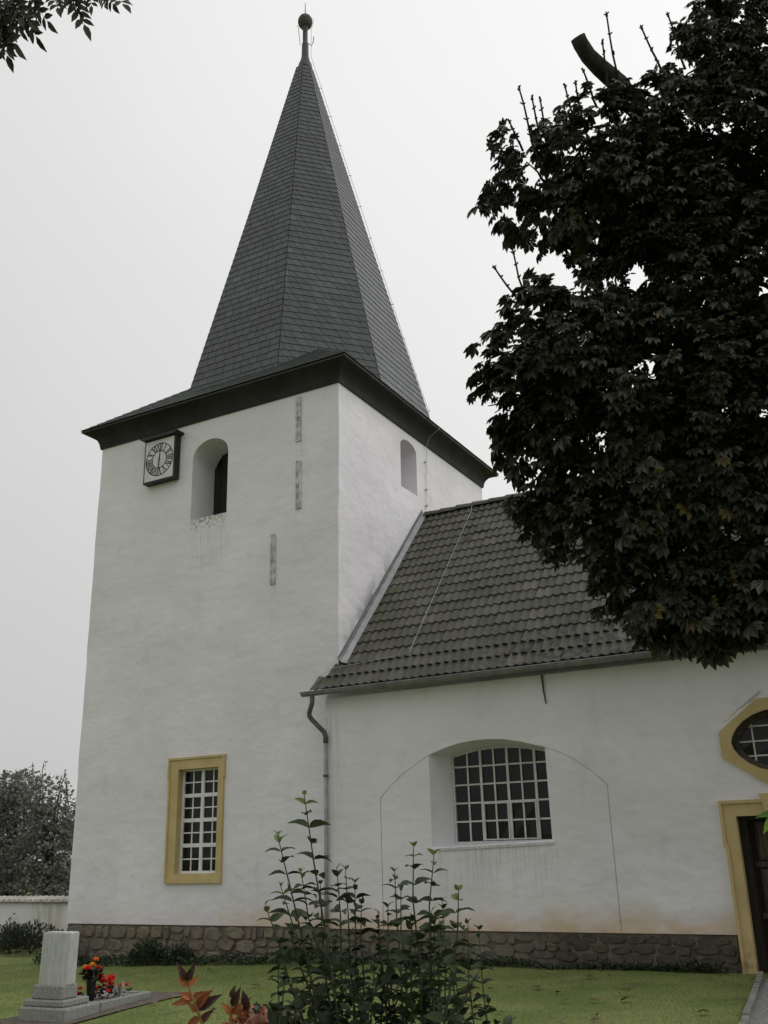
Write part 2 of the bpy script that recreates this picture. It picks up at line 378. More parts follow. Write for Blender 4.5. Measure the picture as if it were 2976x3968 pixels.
# ================================================================== GROUND
def sp(lo, hi, n, far):
    a = np.linspace(lo, hi, n); f = np.array([4, 10, 25, 60, 150, 400, 900.])*1.
    return np.concatenate([lo-f[::-1], a, hi+f])
gx, gy = sp(-16, 16, 81, 0), sp(-20, 12, 81, 0)
mb = MB(); mb.v = [(x, y, gz(x, y)) for y in gy for x in gx]; nx = len(gx)
mb.f = [(j*nx+i, j*nx+i+1, (j+1)*nx+i+1, (j+1)*nx+i) for j in range(len(gy)-1) for i in range(nx-1)]
tag(mb.build('lawn', 'lawn', smooth=True, origin=(0, 0, 0), fix=False), 'mown green churchyard lawn in front of the church', None, None, 'structure')
def sheet(name, pts, mat, lift, label, n=10):
    # pts: left edge list and right edge list of (x, y)
    A, B = pts; mb = MB(); K = len(A); mb.v = []
    for (ax, ay), (bx, by) in zip(A, B):
        for i in range(n+1):
            x, y = lerp(ax, bx, i/n), lerp(ay, by, i/n); mb.v.append((x, y, gz(x, y)+lift))
    mb.f = [(j*(n+1)+i, j*(n+1)+i+1, (j+1)*(n+1)+i+1, (j+1)*(n+1)+i) for j in range(K-1) for i in range(n)]
    return tag(mb.build(name, mat, smooth=True), label, None, None, 'structure')
kx = lambda y: 6.70 - .118*(y+.14)
ys = [-.75 - .25*i for i in range(44)]
path = sheet('path', ([(kx(y)+.06, y) for y in ys], [(kx(y)+2.1, y) for y in ys]), 'path', .02, 'grey gravel path leading to the church door')
sheet('bare_soil', ([(-1.25, -6.30), (-1.20, -6.0), (-1.12, -5), (-1.05, -4.4), (-.9, -4.1)], [(-.14, -6.25), (-.06, -6.1), (-.04, -5.2), (.05, -4.4), (.25, -3.9)]), 'soil', .016, 'strip of bare brown soil round the grave')
# pebbles on the path
pv = [(0,0,.5),(.5,0,0),(0,.5,0),(-.5,0,0),(0,-.5,0)]
mats = []
for i in range(5000):
    y = rnd(-7.5, -.8); x = kx(y) + .1 + rnd(0, 1.9); s = rnd(.012, .04)
    mats.append(Matrix.Translation((x, y, gz(x, y)+.02)) @ Matrix.Rotation(rnd(0, 6), 4, 'Z') @ Matrix.Diagonal((s, s*rnd(.6, 1), s*.6, 1)))
scatter('gravel', pv, [(0,1,2),(0,2,3),(0,3,4),(0,4,1)], mats, 'gravel', None, 'stuff')['label'] = 'loose pale gravel on the path'
# kerb stones
kerb = thing('kerb', (kx(-3), -3, gz(6.9, -3)), 'row of narrow grey edging stones between lawn and gravel path', 'kerb')
for i in range(16):
    y0 = -.45 - i*.52; y1 = y0 - .5; a = V((kx(y0), y0, gz(kx(y0), y0))); b = V((kx(y1), y1, gz(kx(y1), y1)))
    w = .07; h = rnd(.05, .075); j = rnd(-.008, .008)
    mb = MB(); q = [(a.x+j, a.y), (a.x+w+j, a.y), (b.x+w+j, b.y), (b.x+j, b.y)]
    z0 = min(a.z, b.z)-.05; c = [(p[0]*.97+.03*(a.x+b.x+w)/2, p[1]) for p in q]
    mb.add([(*p, z0) for p in q]+[(*p, a.z+h-.012) for p in q]+[(*p, a.z+h) for p in c], [(0,1,5,4),(1,2,6,5),(2,3,7,6),(3,0,4,7),(4,5,9,8),(5,6,10,9),(6,7,11,10),(7,4,8,11),(8,9,10,11)])
    mb.build('kerb_stone', 'kerb', kerb)

# ================================================================== CHURCH TOWER
TW, TD, HC = 6.557, 7.291, 11.034
def trx(z): return -.0134*(HC-z)
tower = thing('church_tower', (-TW/2, TD/2, 0), 'tall white plastered church tower with a dark slate spire and a clock', 'church tower')
def arch(x0, x1, z0, zs, zt, n=14):      # outline counter-clockwise, round or basket head
    c = (x0+x1)/2; r = (x1-x0)/2
    return [(x0, z0), (x1, z0)] + [(c + r*math.cos(math.pi*i/n), zs + (zt-zs)*math.sin(math.pi*i/n)) for i in range(n+1)]
BEL = arch(-3.785, -2.81, 8.748, 10.16, 10.55)
YW = [(-3.79, 1.595), (-2.79, 1.595), (-2.79, 3.535), (-3.79, 3.535)]
SW = arch(2.66, 3.45, 9.61, 10.63, 10.84)
mb = MB(); ZP = .70
fr = lambda p, d=0.: (p[0], d, p[1])
wr_ = random.Random(5); zz_ = [ZP + (HC-ZP)*i/22 for i in range(23)]          # hand-laid corners are never quite straight
LE = [(-TW + (0 if i in (0, 22) else wr_.uniform(-.012, .014)), z_) for i, z_ in enumerate(zz_)]
RE = [(trx(z_) + (0 if i in (0, 22) else wr_.uniform(-.010, .010)), z_) for i, z_ in enumerate(zz_)]
mb.poly(RE + LE[::-1], [BEL, YW], fr)
wob = lambda L: L
mb.strip([fr(p) for p in BEL], [fr(p, .8) for p in BEL]); mb.strip([fr(p) for p in YW], [fr(p, .5) for p in YW])
sw = lambda p, d=0.: (trx(p[1])-d, p[0], p[1])
mb.poly([(.15, ZP), (TD, ZP), (TD, HC), (.15, HC)], [SW], sw)
mb.strip([(x_, 0, z_) for x_, z_ in RE], [(trx(z_), .15, z_) for x_, z_ in RE], False)
mb.strip([(x_, 0, z_) for x_, z_ in LE], [(-TW, .15, z_) for x_, z_ in LE], False)
mb.strip([sw(p) for p in SW], [sw(p, .9) for p in SW]); mb.poly(SW, (), lambda p: sw(p, .9))
mb.add([(-TW, .15, ZP), (-TW, TD, ZP), (-TW, TD, HC), (-TW, .15, HC)], [(0, 3, 2, 1)]); mb.add([(-TW, TD, ZP), (trx(ZP), TD, ZP), (0, TD, HC), (-TW, TD, HC)], [(0, 1, 2, 3)])
mb.add([(-TW, 0, ZP), (trx(ZP), 0, ZP), (trx(ZP), TD, ZP), (-TW, TD, ZP)], [(0, 1, 2, 3)])
mb.build('tower_wall', 'plaster', tower, fix=False)
# louvre boards behind the belfry arch
sh = MB().poly(arch(-3.80, -2.79, 8.74, 10.16, 10.56), (), lambda p: fr(p, .82)).build('shutter', 'interior', tower, fix=False)
for i in range(5):
    x0 = -3.785 + i*.195; x1 = x0 + .18
    mx = lambda x: 10.16 + .39*math.sqrt(max(0, 1-((x+3.2975)/.4875)**2))
    MB().box((x0, .755 + rnd(0, .012), 8.75), (x1, .79, min(mx(x0+.004), mx(x1-.004)))).build('plank', 'louvre', sh)

# plinth of rubble stone
STN = []
for k in range(9):
    n = random.randint(7, 9); o = []; st = rnd(0, 6)
    for j in range(n):
        a = 2*math.pi*j/n + rnd(-.16, .16); c_, s_ = math.cos(a), math.sin(a)
        q = (abs(c_)**3.2 + abs(s_)**3.2)**(-1/3.2); o.append((c_*q*.5*rnd(.9, 1.0), s_*q*.5*rnd(.9, 1.0)))
    mb = MB(); mb.add([(x, 0, y) for x, y in o] + [(x*.98+.005, -.55, y*.98) for x, y in o] + [(x*.86+rnd(-.04, .04), -1+rnd(-.25, .25), y*.82+rnd(-.03, .03)) for x, y in o],
        [(i, (i+1) % n, n+(i+1) % n, n+i) for i in range(n)] + [(n+i, n+(i+1) % n, 2*n+(i+1) % n, 2*n+i) for i in range(n)] + [tuple(range(2*n, 3*n))])
    me = mb.mesh('stone'); bm = bmesh.new(); bm.from_mesh(me); bmesh.ops.recalc_face_normals(bm, faces=bm.faces); bm.to_mesh(me); bm.free()
    me.materials.append(M['stone']); STN.append(me)
def rubble(parent, x0, x1, yf, ztop, gfun, rows, turn=None):
    for r in range(rows):
        x = x0 + rnd(-.1, 0)
        while x < x1 - .08:
            w = rnd(.2, .5) if rnd(0, 1) < .75 else rnd(.12, .2); w = min(w, x1-x)
            zb0 = gfun(x+w/2) - .06; h = (ztop-zb0)/rows; zc = zb0 + (r+.5)*h + rnd(-.03, .03); hh = h*rnd(.82, 1.12)
            if x+w/2 > x0:
                if hh > .2 and w < .34 and rnd(0, 1) < .25: parts = [(zc-hh*.26, hh*.5), (zc+hh*.26, hh*.46)]
                else: parts = [(zc, hh)]
                for zz, h2 in parts:
                    top = zz + h2/2
                    if top > ztop-.01: zz -= top-ztop+.01
                    o = obj_mesh('stone', random.choice(STN), None, parent, (x+w/2, yf, zz))
                    o.scale = (w*rnd(.93, 1.02), rnd(.022, .06), h2*1.0); o.rotation_euler = (0, rnd(-.09, .09), 0)
                    if turn: turn(o, x+w/2)
            x += w
pl = MB().box((-TW+.02, .03, -.4), (-.1, TD-.03, ZP-.002)).build('plinth', 'mortar', tower)
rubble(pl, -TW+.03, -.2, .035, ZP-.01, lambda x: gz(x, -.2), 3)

# ochre window of the tower
def bars_grid(xs, zs, y0, y1, t, parent, mat, name='glazing_bars', topf=None):
    mb = MB()
    for x in xs[1:-1]: mb.box((x-t/2, y0, zs[0]), (x+t/2, y1, zs[-1] if topf is None else topf(x)))
    for z in zs[1:-1]: mb.box((xs[0], y0+.002, z-t/2), (xs[-1], y1-.002, z+t/2))
    return mb.build(name, mat, parent)
win = MB().prism([(-3.79, 1.595), (-2.79, 1.595), (-2.79, 3.535), (-3.79, 3.535)], .13, .19, fr, [[(-3.75, 1.645), (-2.83, 1.645), (-2.83, 3.495), (-3.75, 3.495)]]).build('window', 'white', tower)
win['label'] = 'tall white sash window in an ochre stone surround'
# surround with eared head
def surround(x0, x1, z0, z1, i0, i1, j0, j1, y, ear, eh, parent, name, mat='yellow', proud=.035):
    out = [(x0, z0), (x1, z0), (x1, z1-eh), (x1+ear, z1-eh), (x1+ear, z1), (x0-ear, z1), (x0-ear, z1-eh), (x0, z1-eh)]
    inn = [(i0, j0), (i1, j0), (i1, j1), (i0, j1)]
    mb = MB().prism(out, y-proud, y+.11, fr, [inn]); o = mb.build(name, mat, parent)
    f = .045; o2 = [(x0+.003, z0+.003), (x1-.003, z0+.003), (x1-.003, z1-eh-.003), (x1+ear-.003, z1-eh-.003), (x1+ear-.003, z1-.003), (x0-ear+.003, z1-.003), (x0-ear+.003, z1-eh-.003), (x0+.003, z1-eh-.003)]
    i2 = [(x0+f, z0+f*2), (x1-f, z0+f*2), (x1-f, z1-eh+f*.4), (x1+ear-f, z1-eh+f*.4), (x1+ear-f, z1-f), (x0-ear+f, z1-f), (x0-ear+f, z1-eh+f*.4), (x0+f, z1-eh+f*.4)]
    return o, o2, i2
so, o2, i2 = surround(-4.02, -2.655, 1.425, 3.76, -3.785, -2.795, 1.60, 3.53, 0, .022, .42, win, 'surround')
MB().prism(o2, -.06, -.034, fr, [i2]).build('surround_moulding', 'yellow', win)
xs = [-3.75, -3.29, -2.83]; zs = [1.645 + i*(3.495-1.645)/4 for i in range(5)]
mb = MB().box((-3.325, .125, 1.645), (-3.255, .188, 3.495))
for z in zs[1:-1]: mb.box((-3.75, .127, z-.035), (-3.325, .186, z+.035)); mb.box((-3.255, .127, z-.035), (-2.83, .186, z+.035))
mb.build('mullion', 'white', win)
mbb = MB()
for ci, (a, b) in enumerate(((-3.75, -3.325), (-3.255, -2.83))):
    for ri in range(4):
        z0 = zs[ri] + (.035 if ri else 0); z1 = zs[ri+1] - (.035 if ri < 3 else 0); cx, cz = (a+b)/2, (z0+z1)/2
        mbb.box((cx-.012, .145, z0), (cx+.012, .17, z1)); mbb.box((a, .147, cz-.012), (cx-.012, .168, cz+.012)); mbb.box((cx+.012, .147, cz-.012), (b, .168, cz+.012))
        for (p, q) in ((a, cx), (cx, b)):
            for (u, v) in ((z0, cz), (cz, z1)):
                e = rnd(-.003, .003); MB().add([(p, .160+e, u), (q, .160-e, u), (q, .160-e*.5, v), (p, .160+e, v)], [(0, 1, 2, 3)]).build('pane', 'glass', win, fix=False)
mbb.build('glazing_bars', 'white', win)

# wall anchors
for (x, z0, z1) in ((-.987, 9.977, 10.964), (-.982, 8.497, 9.515), (-1.592, 7.019, 8.028)):
    mb = MB().tube([(x-.04, -.022, z0), (x-.04, -.026, (z0+z1)/2), (x-.04, -.022, z1)], .017, 6).tube([(x+.05, -.02, z0-.02), (x+.05, -.026, z1)], .022, 6)
    mb.box((x-.04, -.016, z0), (x+.05, -.003, z1)); mb.tube([(x+.0, -.02, (z0+z1)/2-.06), (x, -.05, (z0+z1)/2), (x, -.02, (z0+z1)/2+.06)], .02, 6); mb.box((x-.06, -.03, z0-.03), (x+.07, -.004, z0))
    mb.build('wall_anchor', 'anchor', tower)

# clock
ck = MB().box((-5.045, -.18, 9.77), (-4.15, -.012, 10.80)).build('clock', 'black', tower); ck['label'] = 'square white tower clock with black roman numerals'
MB().box((-5.01, -.186, 9.81), (-4.19, -.181, 10.775)).build('dial', 'dial', ck)
MB().prism([(-5.14, 10.87), (-4.06, 10.87), (-4.06, 10.845), (-4.10, 10.825), (-4.14, 10.802), (-5.055, 10.802), (-5.10, 10.825), (-5.14, 10.845)][::-1], -.27, -.0, fr).build('cap', 'black', ck)
CX, CZ, yf = -4.595, 10.288, -.1895
def ring(r, w, n=48):
    mb = MB(); k = []
    for rr in (r-w, r+w):
        for d in (yf, -.187): k.append([(CX+rr*math.cos(2*math.pi*i/n), d, CZ+rr*math.sin(2*math.pi*i/n)) for i in range(n)])
    mb.strip(k[0], k[2]); mb.strip(k[0], k[1]); mb.strip(k[2], k[3]); return mb
RO, RI = .385, .205
for r, w in ((RO, .010), (RI, .010)): ring(r, w).build('dial_ring', 'black', ck)
GL = {'I': ([((0, 0), (0, 1), 1.)], .36), 'V': ([((.38, 0), (0, 1), 1.1), ((.38, 0), (.76, 1), .6)], .78), 'X': ([((0, 1), (.72, 0), 1.1), ((0, 0), (.72, 1), .6)], .74)}
for h, txt in enumerate('XII I II III IV V VI VII VIII IX X XI'.split()):
    ws = [GL[c_][1]*.95 for c_ in txt]; tot = sum(ws) + .12*(len(txt)-1); sc = min(.10, .205/tot) ; x = -tot/2; mb = MB()
    a = R(90 - 30*h); er = V((math.cos(a), 0, math.sin(a))); et = V((math.sin(a), 0, -math.cos(a))); H = RO-RI-.028
    def P(u, v): k_ = .80+.30*v; return V((CX, yf, CZ)) + er*(RI+.014+v*H) + et*(u*sc*k_)
    for c_, w in zip(txt, ws):
        for (p, q, th) in GL[c_][0]:
            off = .18 if c_ == 'I' else .02
            t_ = .25*th; A_, B_ = (x+off+p[0]*.95, p[1]), (x+off+q[0]*.95, q[1])
            c4 = [P(A_[0]-t_/2, A_[1]), P(A_[0]+t_/2, A_[1]), P(B_[0]+t_/2, B_[1]), P(B_[0]-t_/2, B_[1])]
            mb.add(c4 + [p_+V((0, .0025, 0)) for p_ in c4], [(0,1,2,3),(0,1,5,4),(1,2,6,5),(2,3,7,6),(3,0,4,7)])
        x += w + .12
    mb.build('numeral', 'black', ck)
def hand(ang, r0, r1, w0, w1, y):
    a = R(90-ang); er = V((math.cos(a), 0, math.sin(a))); et = V((math.sin(a), 0, -math.cos(a))); c0 = V((CX, y, CZ))
    P = [c0+er*r0+et*w0, c0+er*r1*.7+et*w0, c0+er*r1, c0+er*r1*.7-et*w0, c0+er*r0-et*w0]
    MB().add(P+[p+V((0, .004, 0)) for p in P], [(0,1,2,3,4),(0,1,6,5),(1,2,7,6),(2,3,8,7),(3,4,9,8)]).build('clock_hand', 'black', ck)
hand(4, -.05, .31, .011, 0, -.196); hand(182, -.05, .27, .013, 0, -.203)
MB().tube([(CX, -.207, CZ), (CX, -.186, CZ)], .016, 10).build('hub', 'black', ck)

# cornice: cove under the eaves
EO, HE = .367, 11.448
prof = [(0.0, HC-.002), (.035, HC-.002), (.045, HC+.05), (.06, HC+.13), (.095, HC+.21), (.15, HC+.28), (.22, HC+.33), (.31, HC+.36), (.31, HC+.375)]
def ringsq(o, z): return [(-TW-o, -o, z), (o, -o, z), (o, TD+o, z), (-TW-o, TD+o, z)]
mb = MB(); L = [ringsq(o, z) for o, z in prof]
for a, b in zip(L, L[1:]): mb.strip(a, b)
mb.build('cornice', 'cornice', tower, fix=False)
mb = MB(); L = [ringsq(.31, HC+.376), ringsq(EO, HC+.378), ringsq(EO, HE-.02), ringsq(EO-.05, HE-.003)]
for a, b in zip(L, L[1:]): mb.strip(a, b)
mb.build('eave_edge', 'eave', tower, fix=False)

# spire: low square skirt + octagonal needle
SC = V((-TW/2-.02, TD/2, 0)); SK = .79; ZA = 24.72
def hwz(z): return 2.90*(ZA-z)/(ZA-12.3) + (.03*max(0, (13.4-z)/1.1)**2 if z < 13.4 else 0)
def octo(z, r=None):
    h = hwz(z) if r is None else r; t_ = h*.431
    return [(SC.x-t_, SC.y-h, z), (SC.x+t_, SC.y-h, z), (SC.x+h, SC.y-t_, z), (SC.x+h, SC.y+t_, z), (SC.x+t_, SC.y+h, z), (SC.x-t_, SC.y+h, z), (SC.x-h, SC.y+t_, z), (SC.x-h, SC.y-t_, z)]
mb = MB(); ZS = [11.6, 11.9, 12.2, 12.5, 12.8, 13.1, 13.4, 15, 18, 21, 23.6]; L = [octo(z, hwz(z)-.01) for z in ZS]
for a, b in zip(L, L[1:]): mb.strip(a, b)
base_sp = mb.build('spire', 'cornice', tower, fix=False); base_sp['label'] = 'octagonal slate spire above a low square skirt roof'
k_ = 2.35; mb = MB(); ins = [(-TW-EO+k_, -EO+k_, HE+SK*k_), (EO-k_, -EO+k_, HE+SK*k_), (EO-k_, TD+EO-k_, HE+SK*k_), (-TW-EO+k_, TD+EO-k_, HE+SK*k_)]
mb.strip(ringsq(EO-.01, HE-.012), ins); mb.build('skirt_roof', 'cornice', base_sp, fix=False)
SL_FULL = {}
small_v = []
singles = []
def slate_quad(fr_, c4, th):
    # c4 in (u, v): bottom-left, bottom-right, top-right, top-left ; tail lifted
    o, u, v, n = fr_
    lo = [o + u*p[0] + v*p[1] + n*(th*2.1 if i < 2 else th*.9) for i, p in enumerate(c4)]
    hi = [o + u*p[0] + v*p[1] + n*(th*1.1 if i < 2 else -th*.1) for i, p in enumerate(c4)]
    return lo + hi
SF = [(0, 1, 2, 3), (4, 5, 1, 0), (5, 6, 2, 1), (7, 4, 0, 3)]
SKF = [(0, 1, 2, 3), (4, 5, 1, 0), (5, 6, 2, 1), (7, 4, 0, 3)]
def slate_face(Lfun, Rfun, o, v, n, vmax, ex, wd, skew, tilt, first, th=.011, vmin=0., mask=None):
    u = v.cross(n).normalized(); fr_ = (o, u, v, n); r = 0; y = vmin
    while y < vmax:
        h = ex*1.45; l0, r0 = Lfun(y), Rfun(y); l1, r1 = Lfun(min(y+h, vmax)), Rfun(min(y+h, vmax))
        x = l0 + (-(r % 2)*.5 + rnd(-.15, .15))*wd - max(0, skew)*h - .05
        while x < r0 + .02 - min(0, skew)*h:
            w = wd*rnd(.82, 1.18); jt = rnd(-.008, .008)
            q = [x, x+w-.012, x+w-.012+skew*h, x+skew*h]
            yy = [y+jt+tilt*(q[0]-l0), y+jt+tilt*(q[1]-l0)]
            c4 = [(min(max(q[0], l0), r0), yy[0]), (min(max(q[1], l0), r0), yy[1]), (min(max(q[2], l1), r1), min(y+h, vmax)), (min(max(q[3], l1), r1), min(y+h, vmax))]
            if c4[1][0]-c4[0][0] > .012 or c4[2][0]-c4[3][0] > .03:
                if mask is None or mask(o+u*((c4[0][0]+c4[1][0])/2)+v*(y+ex*.6)):
                    P8 = slate_quad(fr_, c4, th)
                    (singles if first and (P8[0].z < first) else small_v).append(P8)
            x += w
        y += ex*rnd(.94, 1.06); r += 1
def skirt_z(p):   # height of the skirt roof over a point
    d = min(p.x+TW+EO, EO-p.x, p.y+EO, TD+EO-p.y); return HE + SK*d
for i in range(8):
    segs = [(12.0, 18.0), (18.0, 23.75)]
    for zb, zt in segs:
        A, B = V(octo(zb)[i]), V(octo(zb)[(i+1) % 8]); C_, D_ = V(octo(zt)[i]), V(octo(zt)[(i+1) % 8])
        o = (A+B)/2; u = (B-A).normalized(); v = ((C_+D_)/2 - o); vm = v.length; v.normalize(); n = u.cross(v).normalized()
        hb, ht = (B-A).length/2, (D_-C_).length/2
        sk, ti = ((.0, 0.) if i in (0, 6, 4) else (-.75, -.02))
        first = {0: 15.6, 1: 15.2, 2: 14.6}.get(i)
        slate_face(lambda y: -lerp(hb, ht, y/vm), lambda y: lerp(hb, ht, y/vm), o, v, n, vm, (.175 if zb > 17 else .205), .255 if i in (0, 6, 4) else .235, sk, ti, first, th=.014, vmin=-.09 if zb > 17 else 0, mask=lambda p: p.z > skirt_z(p)-.12)
# slates of the skirt
Q = ringsq(EO, HE); I_ = ins
for i in range(4):
    A, B = V(Q[i]), V(Q[(i+1) % 4]); C_, D_ = V(I_[i]), V(I_[(i+1) % 4])
    o = (A+B)/2; u = (B-A).normalized(); v = (C_+D_)/2 - o; v = v - u*v.dot(u); vm = v.length; v.normalize(); n = u.cross(v).normalized(); hb, ht = (B-A).length/2, (D_-C_).length/2
    slate_face(lambda y: -lerp(hb, ht, y/vm), lambda y: lerp(hb, ht, y/vm), o, v, n, vm, .17, .24, 0, 0, None, th=.013)
singles.sort(key=lambda P: min(p.z for p in P)); 
small_v += singles[300:]; singles = singles[:300]
o = obj_mesh('slate_courses', fast_mesh('slate_courses', np.array([[tuple(p) for p in P] for P in small_v]), SF, 8), 'slate_i', base_sp, (0, 0, 0)); o['kind'] = 'stuff'
for P in singles: MB().add(P, SF).build('slate', 'slate', base_sp, fix=False)
# neck, ball, rod
AX = V((SC.x+.10, SC.y, 0))
mb = MB().lathe([(.28, 23.3), (.225, 23.75), (.195, 23.95), (.14, 24.1), (.11, 24.25), (.10, 24.7), (.092, 24.76), (.078, 24.80), (.075, 25.3), (.10, 25.37)], (SC.x+.03, SC.y, 0), 16); mb.build('finial_neck', 'eave', base_sp, smooth=True)
mb = MB().lathe([(.06, -.245), (.14, -.21), (.20, -.12), (.222, -.02), (.215, .07), (.17, .16), (.09, .215), (.03, .235)], (SC.x+.03, SC.y, 25.6), 20); mb.build('finial_ball', 'iron', base_sp, smooth=True)
MB().tube([(SC.x+.03, SC.y, 25.8), (SC.x+.03, SC.y, 26.34)], [.016, .008], 6).build('lightning_rod', 'iron', base_sp)
# lightning conductor down the right-hand arris, eaves and wall
pts = [(SC.x+.03, SC.y, 25.82), (SC.x+.30, SC.y+.05, 25.6), (SC.x+.22, SC.y+.04, 25.2), (SC.x+.22, SC.y+.03, 24.2)]
hips = []
for z in np.linspace(23.6, 12.45, 22):
    h = hwz(z); hips.append(V((SC.x+h+.07, SC.y+h*.431+.05, z))); pts.append(tuple(hips[-1]+V((0, 0, rnd(-.02, .02)))))
pts += [(-.25, 4.75, 12.0), (.05, 4.35, 11.76), (EO+.012, 3.98, HE+.03), (EO+.012, 3.95, HE-.06), (.13, 3.92, HC+.20), (.06, 3.90, HC-.03), (.03+trx(10), 3.88, 10.2), (.03+trx(9.2), 3.83, 9.28), (.35, 3.75, 9.22)]
wr = MB().tube(pts, .006, 5).build('lightning_conductor', 'wire', tower)
mb = MB()
for p in hips[1::2]: mb.tube([p-V((.1, .05, 0)), p+V((.03, .02, 0))], .009, 4)
for z in (10.6, 9.9, 9.5): mb.box((trx(z), 3.86, z-.015), (trx(z)+.05, 3.90, z+.015))
mb.build('wire_clip', 'wire', wr)
MB().tube([(SC.x-.24, SC.y-.02, 25.6), (SC.x-.2, SC.y-.02, 25.45), (SC.x-.13, SC.y-.03, 24.75)], .009, 5).build('finial_stay', 'wire_dark', tower)
MB().tube([(SC.x+.14, SC.y, 24.72), (SC.x+.22, SC.y+.04, 24.62), (SC.x+.27, SC.y+.06, 24.72), (SC.x+.30, SC.y+.06, 24.95)], .012, 5).build('finial_hook', 'wire_dark', tower)

# ================================================================== NAVE
YN, ZE, ZR, YR, XE = -.226, 4.56, 9.14, 3.634, 12.5
nave = thing('church_nave', (6, YR, 0), 'white plastered church nave with a brown tiled roof beside the tower', 'church nave')
def basket(n=30):
    P = [(.888, 2.768), (1.09, 2.96), (1.328, 3.141), (1.834, 3.421), (2.13, 3.515), (2.42, 3.58), (2.68, 3.602), (2.946, 3.604), (3.20, 3.585), (3.50, 3.525), (3.907, 3.412), (4.16, 3.31), (4.398, 3.18), (4.65, 2.99), (4.86, 2.785)]
    return P
NB = basket(); WX0, WX1, WZ = 1.84, 3.915, 1.955
OC, OZ = 7.45, 3.27
octw = [(6.61, 3.07), (7.19, 2.665), (7.71, 2.665), (8.29, 3.07), (8.29, 3.43), (7.70, 3.87), (7.20, 3.87), (6.61, 3.43)]
def vesica(hx, hz, n=12):
    return [(OC-hx*math.cos(math.pi*i/n), OZ-hz*math.sin(math.pi*i/n)**1.2) for i in range(n+1)] + [(OC+hx*math.cos(math.pi*i/n), OZ+hz*math.sin(math.pi*i/n)**1.2) for i in range(1, n)]
VES = vesica(.69, .445)
DO = [(6.695, .1), (8.205, .1), (8.205, 2.255), (6.695, 2.255)]
nf = lambda p, d=0.: (p[0], YN+d, p[1])
g = .008
niche = [(.888-g, .695)] + [(4.86+g, .695)] + [(x+(g if i == 14 else -g if i == 0 else 0), z+g*.7) for i, (x, z) in reversed(list(enumerate(NB)))]
outer = [(-.215, .695), (.888-g, .695)] + [(x+(g if i == 14 else -g if i == 0 else 0), z+g*.7) for i, (x, z) in enumerate(NB)] + [(4.86+g, .695), (6.60, .695), (6.60, 2.36), (8.30, 2.36), (8.30, .695), (XE, .695), (XE, ZE), (-.215, ZE)]
mb = MB(); mb.poly(outer, [VES], nf)
NBg = [(x+(g if i == 14 else -g if i == 0 else 0), z+g*.7) for i, (x, z) in enumerate(NB)]
edge = [(.888-g, .695)] + NBg + [(4.86+g, .695)]
iL, iR = 3, 10           # arch points where the window opening meets the arch
mb.strip([nf(p) for p in edge[:iL+2]], [nf(p, .05) for p in edge[:iL+2]], False); mb.strip([nf(p) for p in edge[iR+1:]], [nf(p, .05) for p in edge[iR+1:]], False)
mb.strip([nf(p) for p in VES], [nf(p, .35) for p in VES])
mb.strip([nf(p) for p in [(6.60, .695), (6.60, 2.36), (8.30, 2.36), (8.30, .695)]], [nf(p, .5) for p in [(6.60, .695), (6.60, 2.36), (8.30, 2.36), (8.30, .695)]], False)
# infill of the old arch, round the window
left = [(.888, .695), (4.86, .695)] + [(x, z) for i, (x, z) in reversed(list(enumerate(NB))) if i >= iR] + [(WX1, WZ+.06), (WX0, WZ)] + [(x, z) for i, (x, z) in reversed(list(enumerate(NB))) if i <= iL]
mb.poly(left, (), lambda p: nf(p, .004))
mb.poly([(.88, .69), (4.87, .69), (4.87, 2.8), (4.4, 3.2), (3.93, 3.42), (3.93, 1.94), (1.82, 1.94), (1.82, 3.43), (1.33, 3.16), (.88, 2.78)], (), lambda p: nf(p, .05))
# splayed window reveal
FY = .45
head = [NBg[i] for i in range(iL, iR+1)]
fo = [(WX0, WZ)] + head + [(WX1, WZ+.06)]
def inner(p): 
    u = (p[0]-WX0)/(WX1-WX0); return (lerp(2.075, 3.815, u), (3.405 + (p[1]-3.418)*.62 if p[1] > 3 else 2.0))
fi = [inner(p) for p in fo]
mb.strip([nf(p, .002) for p in fo], [nf(p, FY) for p in fi])
# side, back, gable
mb.add([(-.215, YN, .695), (-.215, .0, .695), (-.215, .0, ZE+.3), (-.215, YN, ZE)], [(0, 3, 2, 1)])
YB = 2*YR - YN
mb.add([(XE, YN, .0), (XE, YB, .0), (XE, YB, ZE), (XE, YR, ZR-.1), (XE, YN, ZE)], [(0, 1, 2, 3, 4)]); mb.add([(0, YB, 0), (XE, YB, 0), (XE, YB, ZE), (0, YB, ZE)], [(0, 3, 2, 1)])
mb.add([(-.215, YN, ZE), (XE, YN, ZE), (XE, YN+.4, ZE+.3), (-.215, YN+.25, ZE+.3)], [(0, 1, 2, 3)])
mb.build('nave_wall', 'plaster', nave, fix=False)
# plinth
pn = MB().box((-.20, YN+.035, -.3), (6.47, .5, .690)).box((8.43, YN+.035, -.3), (XE-.02, .5, .690)).build('plinth', 'mortar', nave)
rubble(pn, -.19, 3.2, YN+.04, .685, lambda x: gz(x, -.4), 3); rubble(pn, 3.2, 6.47, YN+.04, .685, lambda x: gz(x, -.4), 4); rubble(pn, 8.44, 12.3, YN+.04, .685, lambda x: gz(x, -.4), 2)

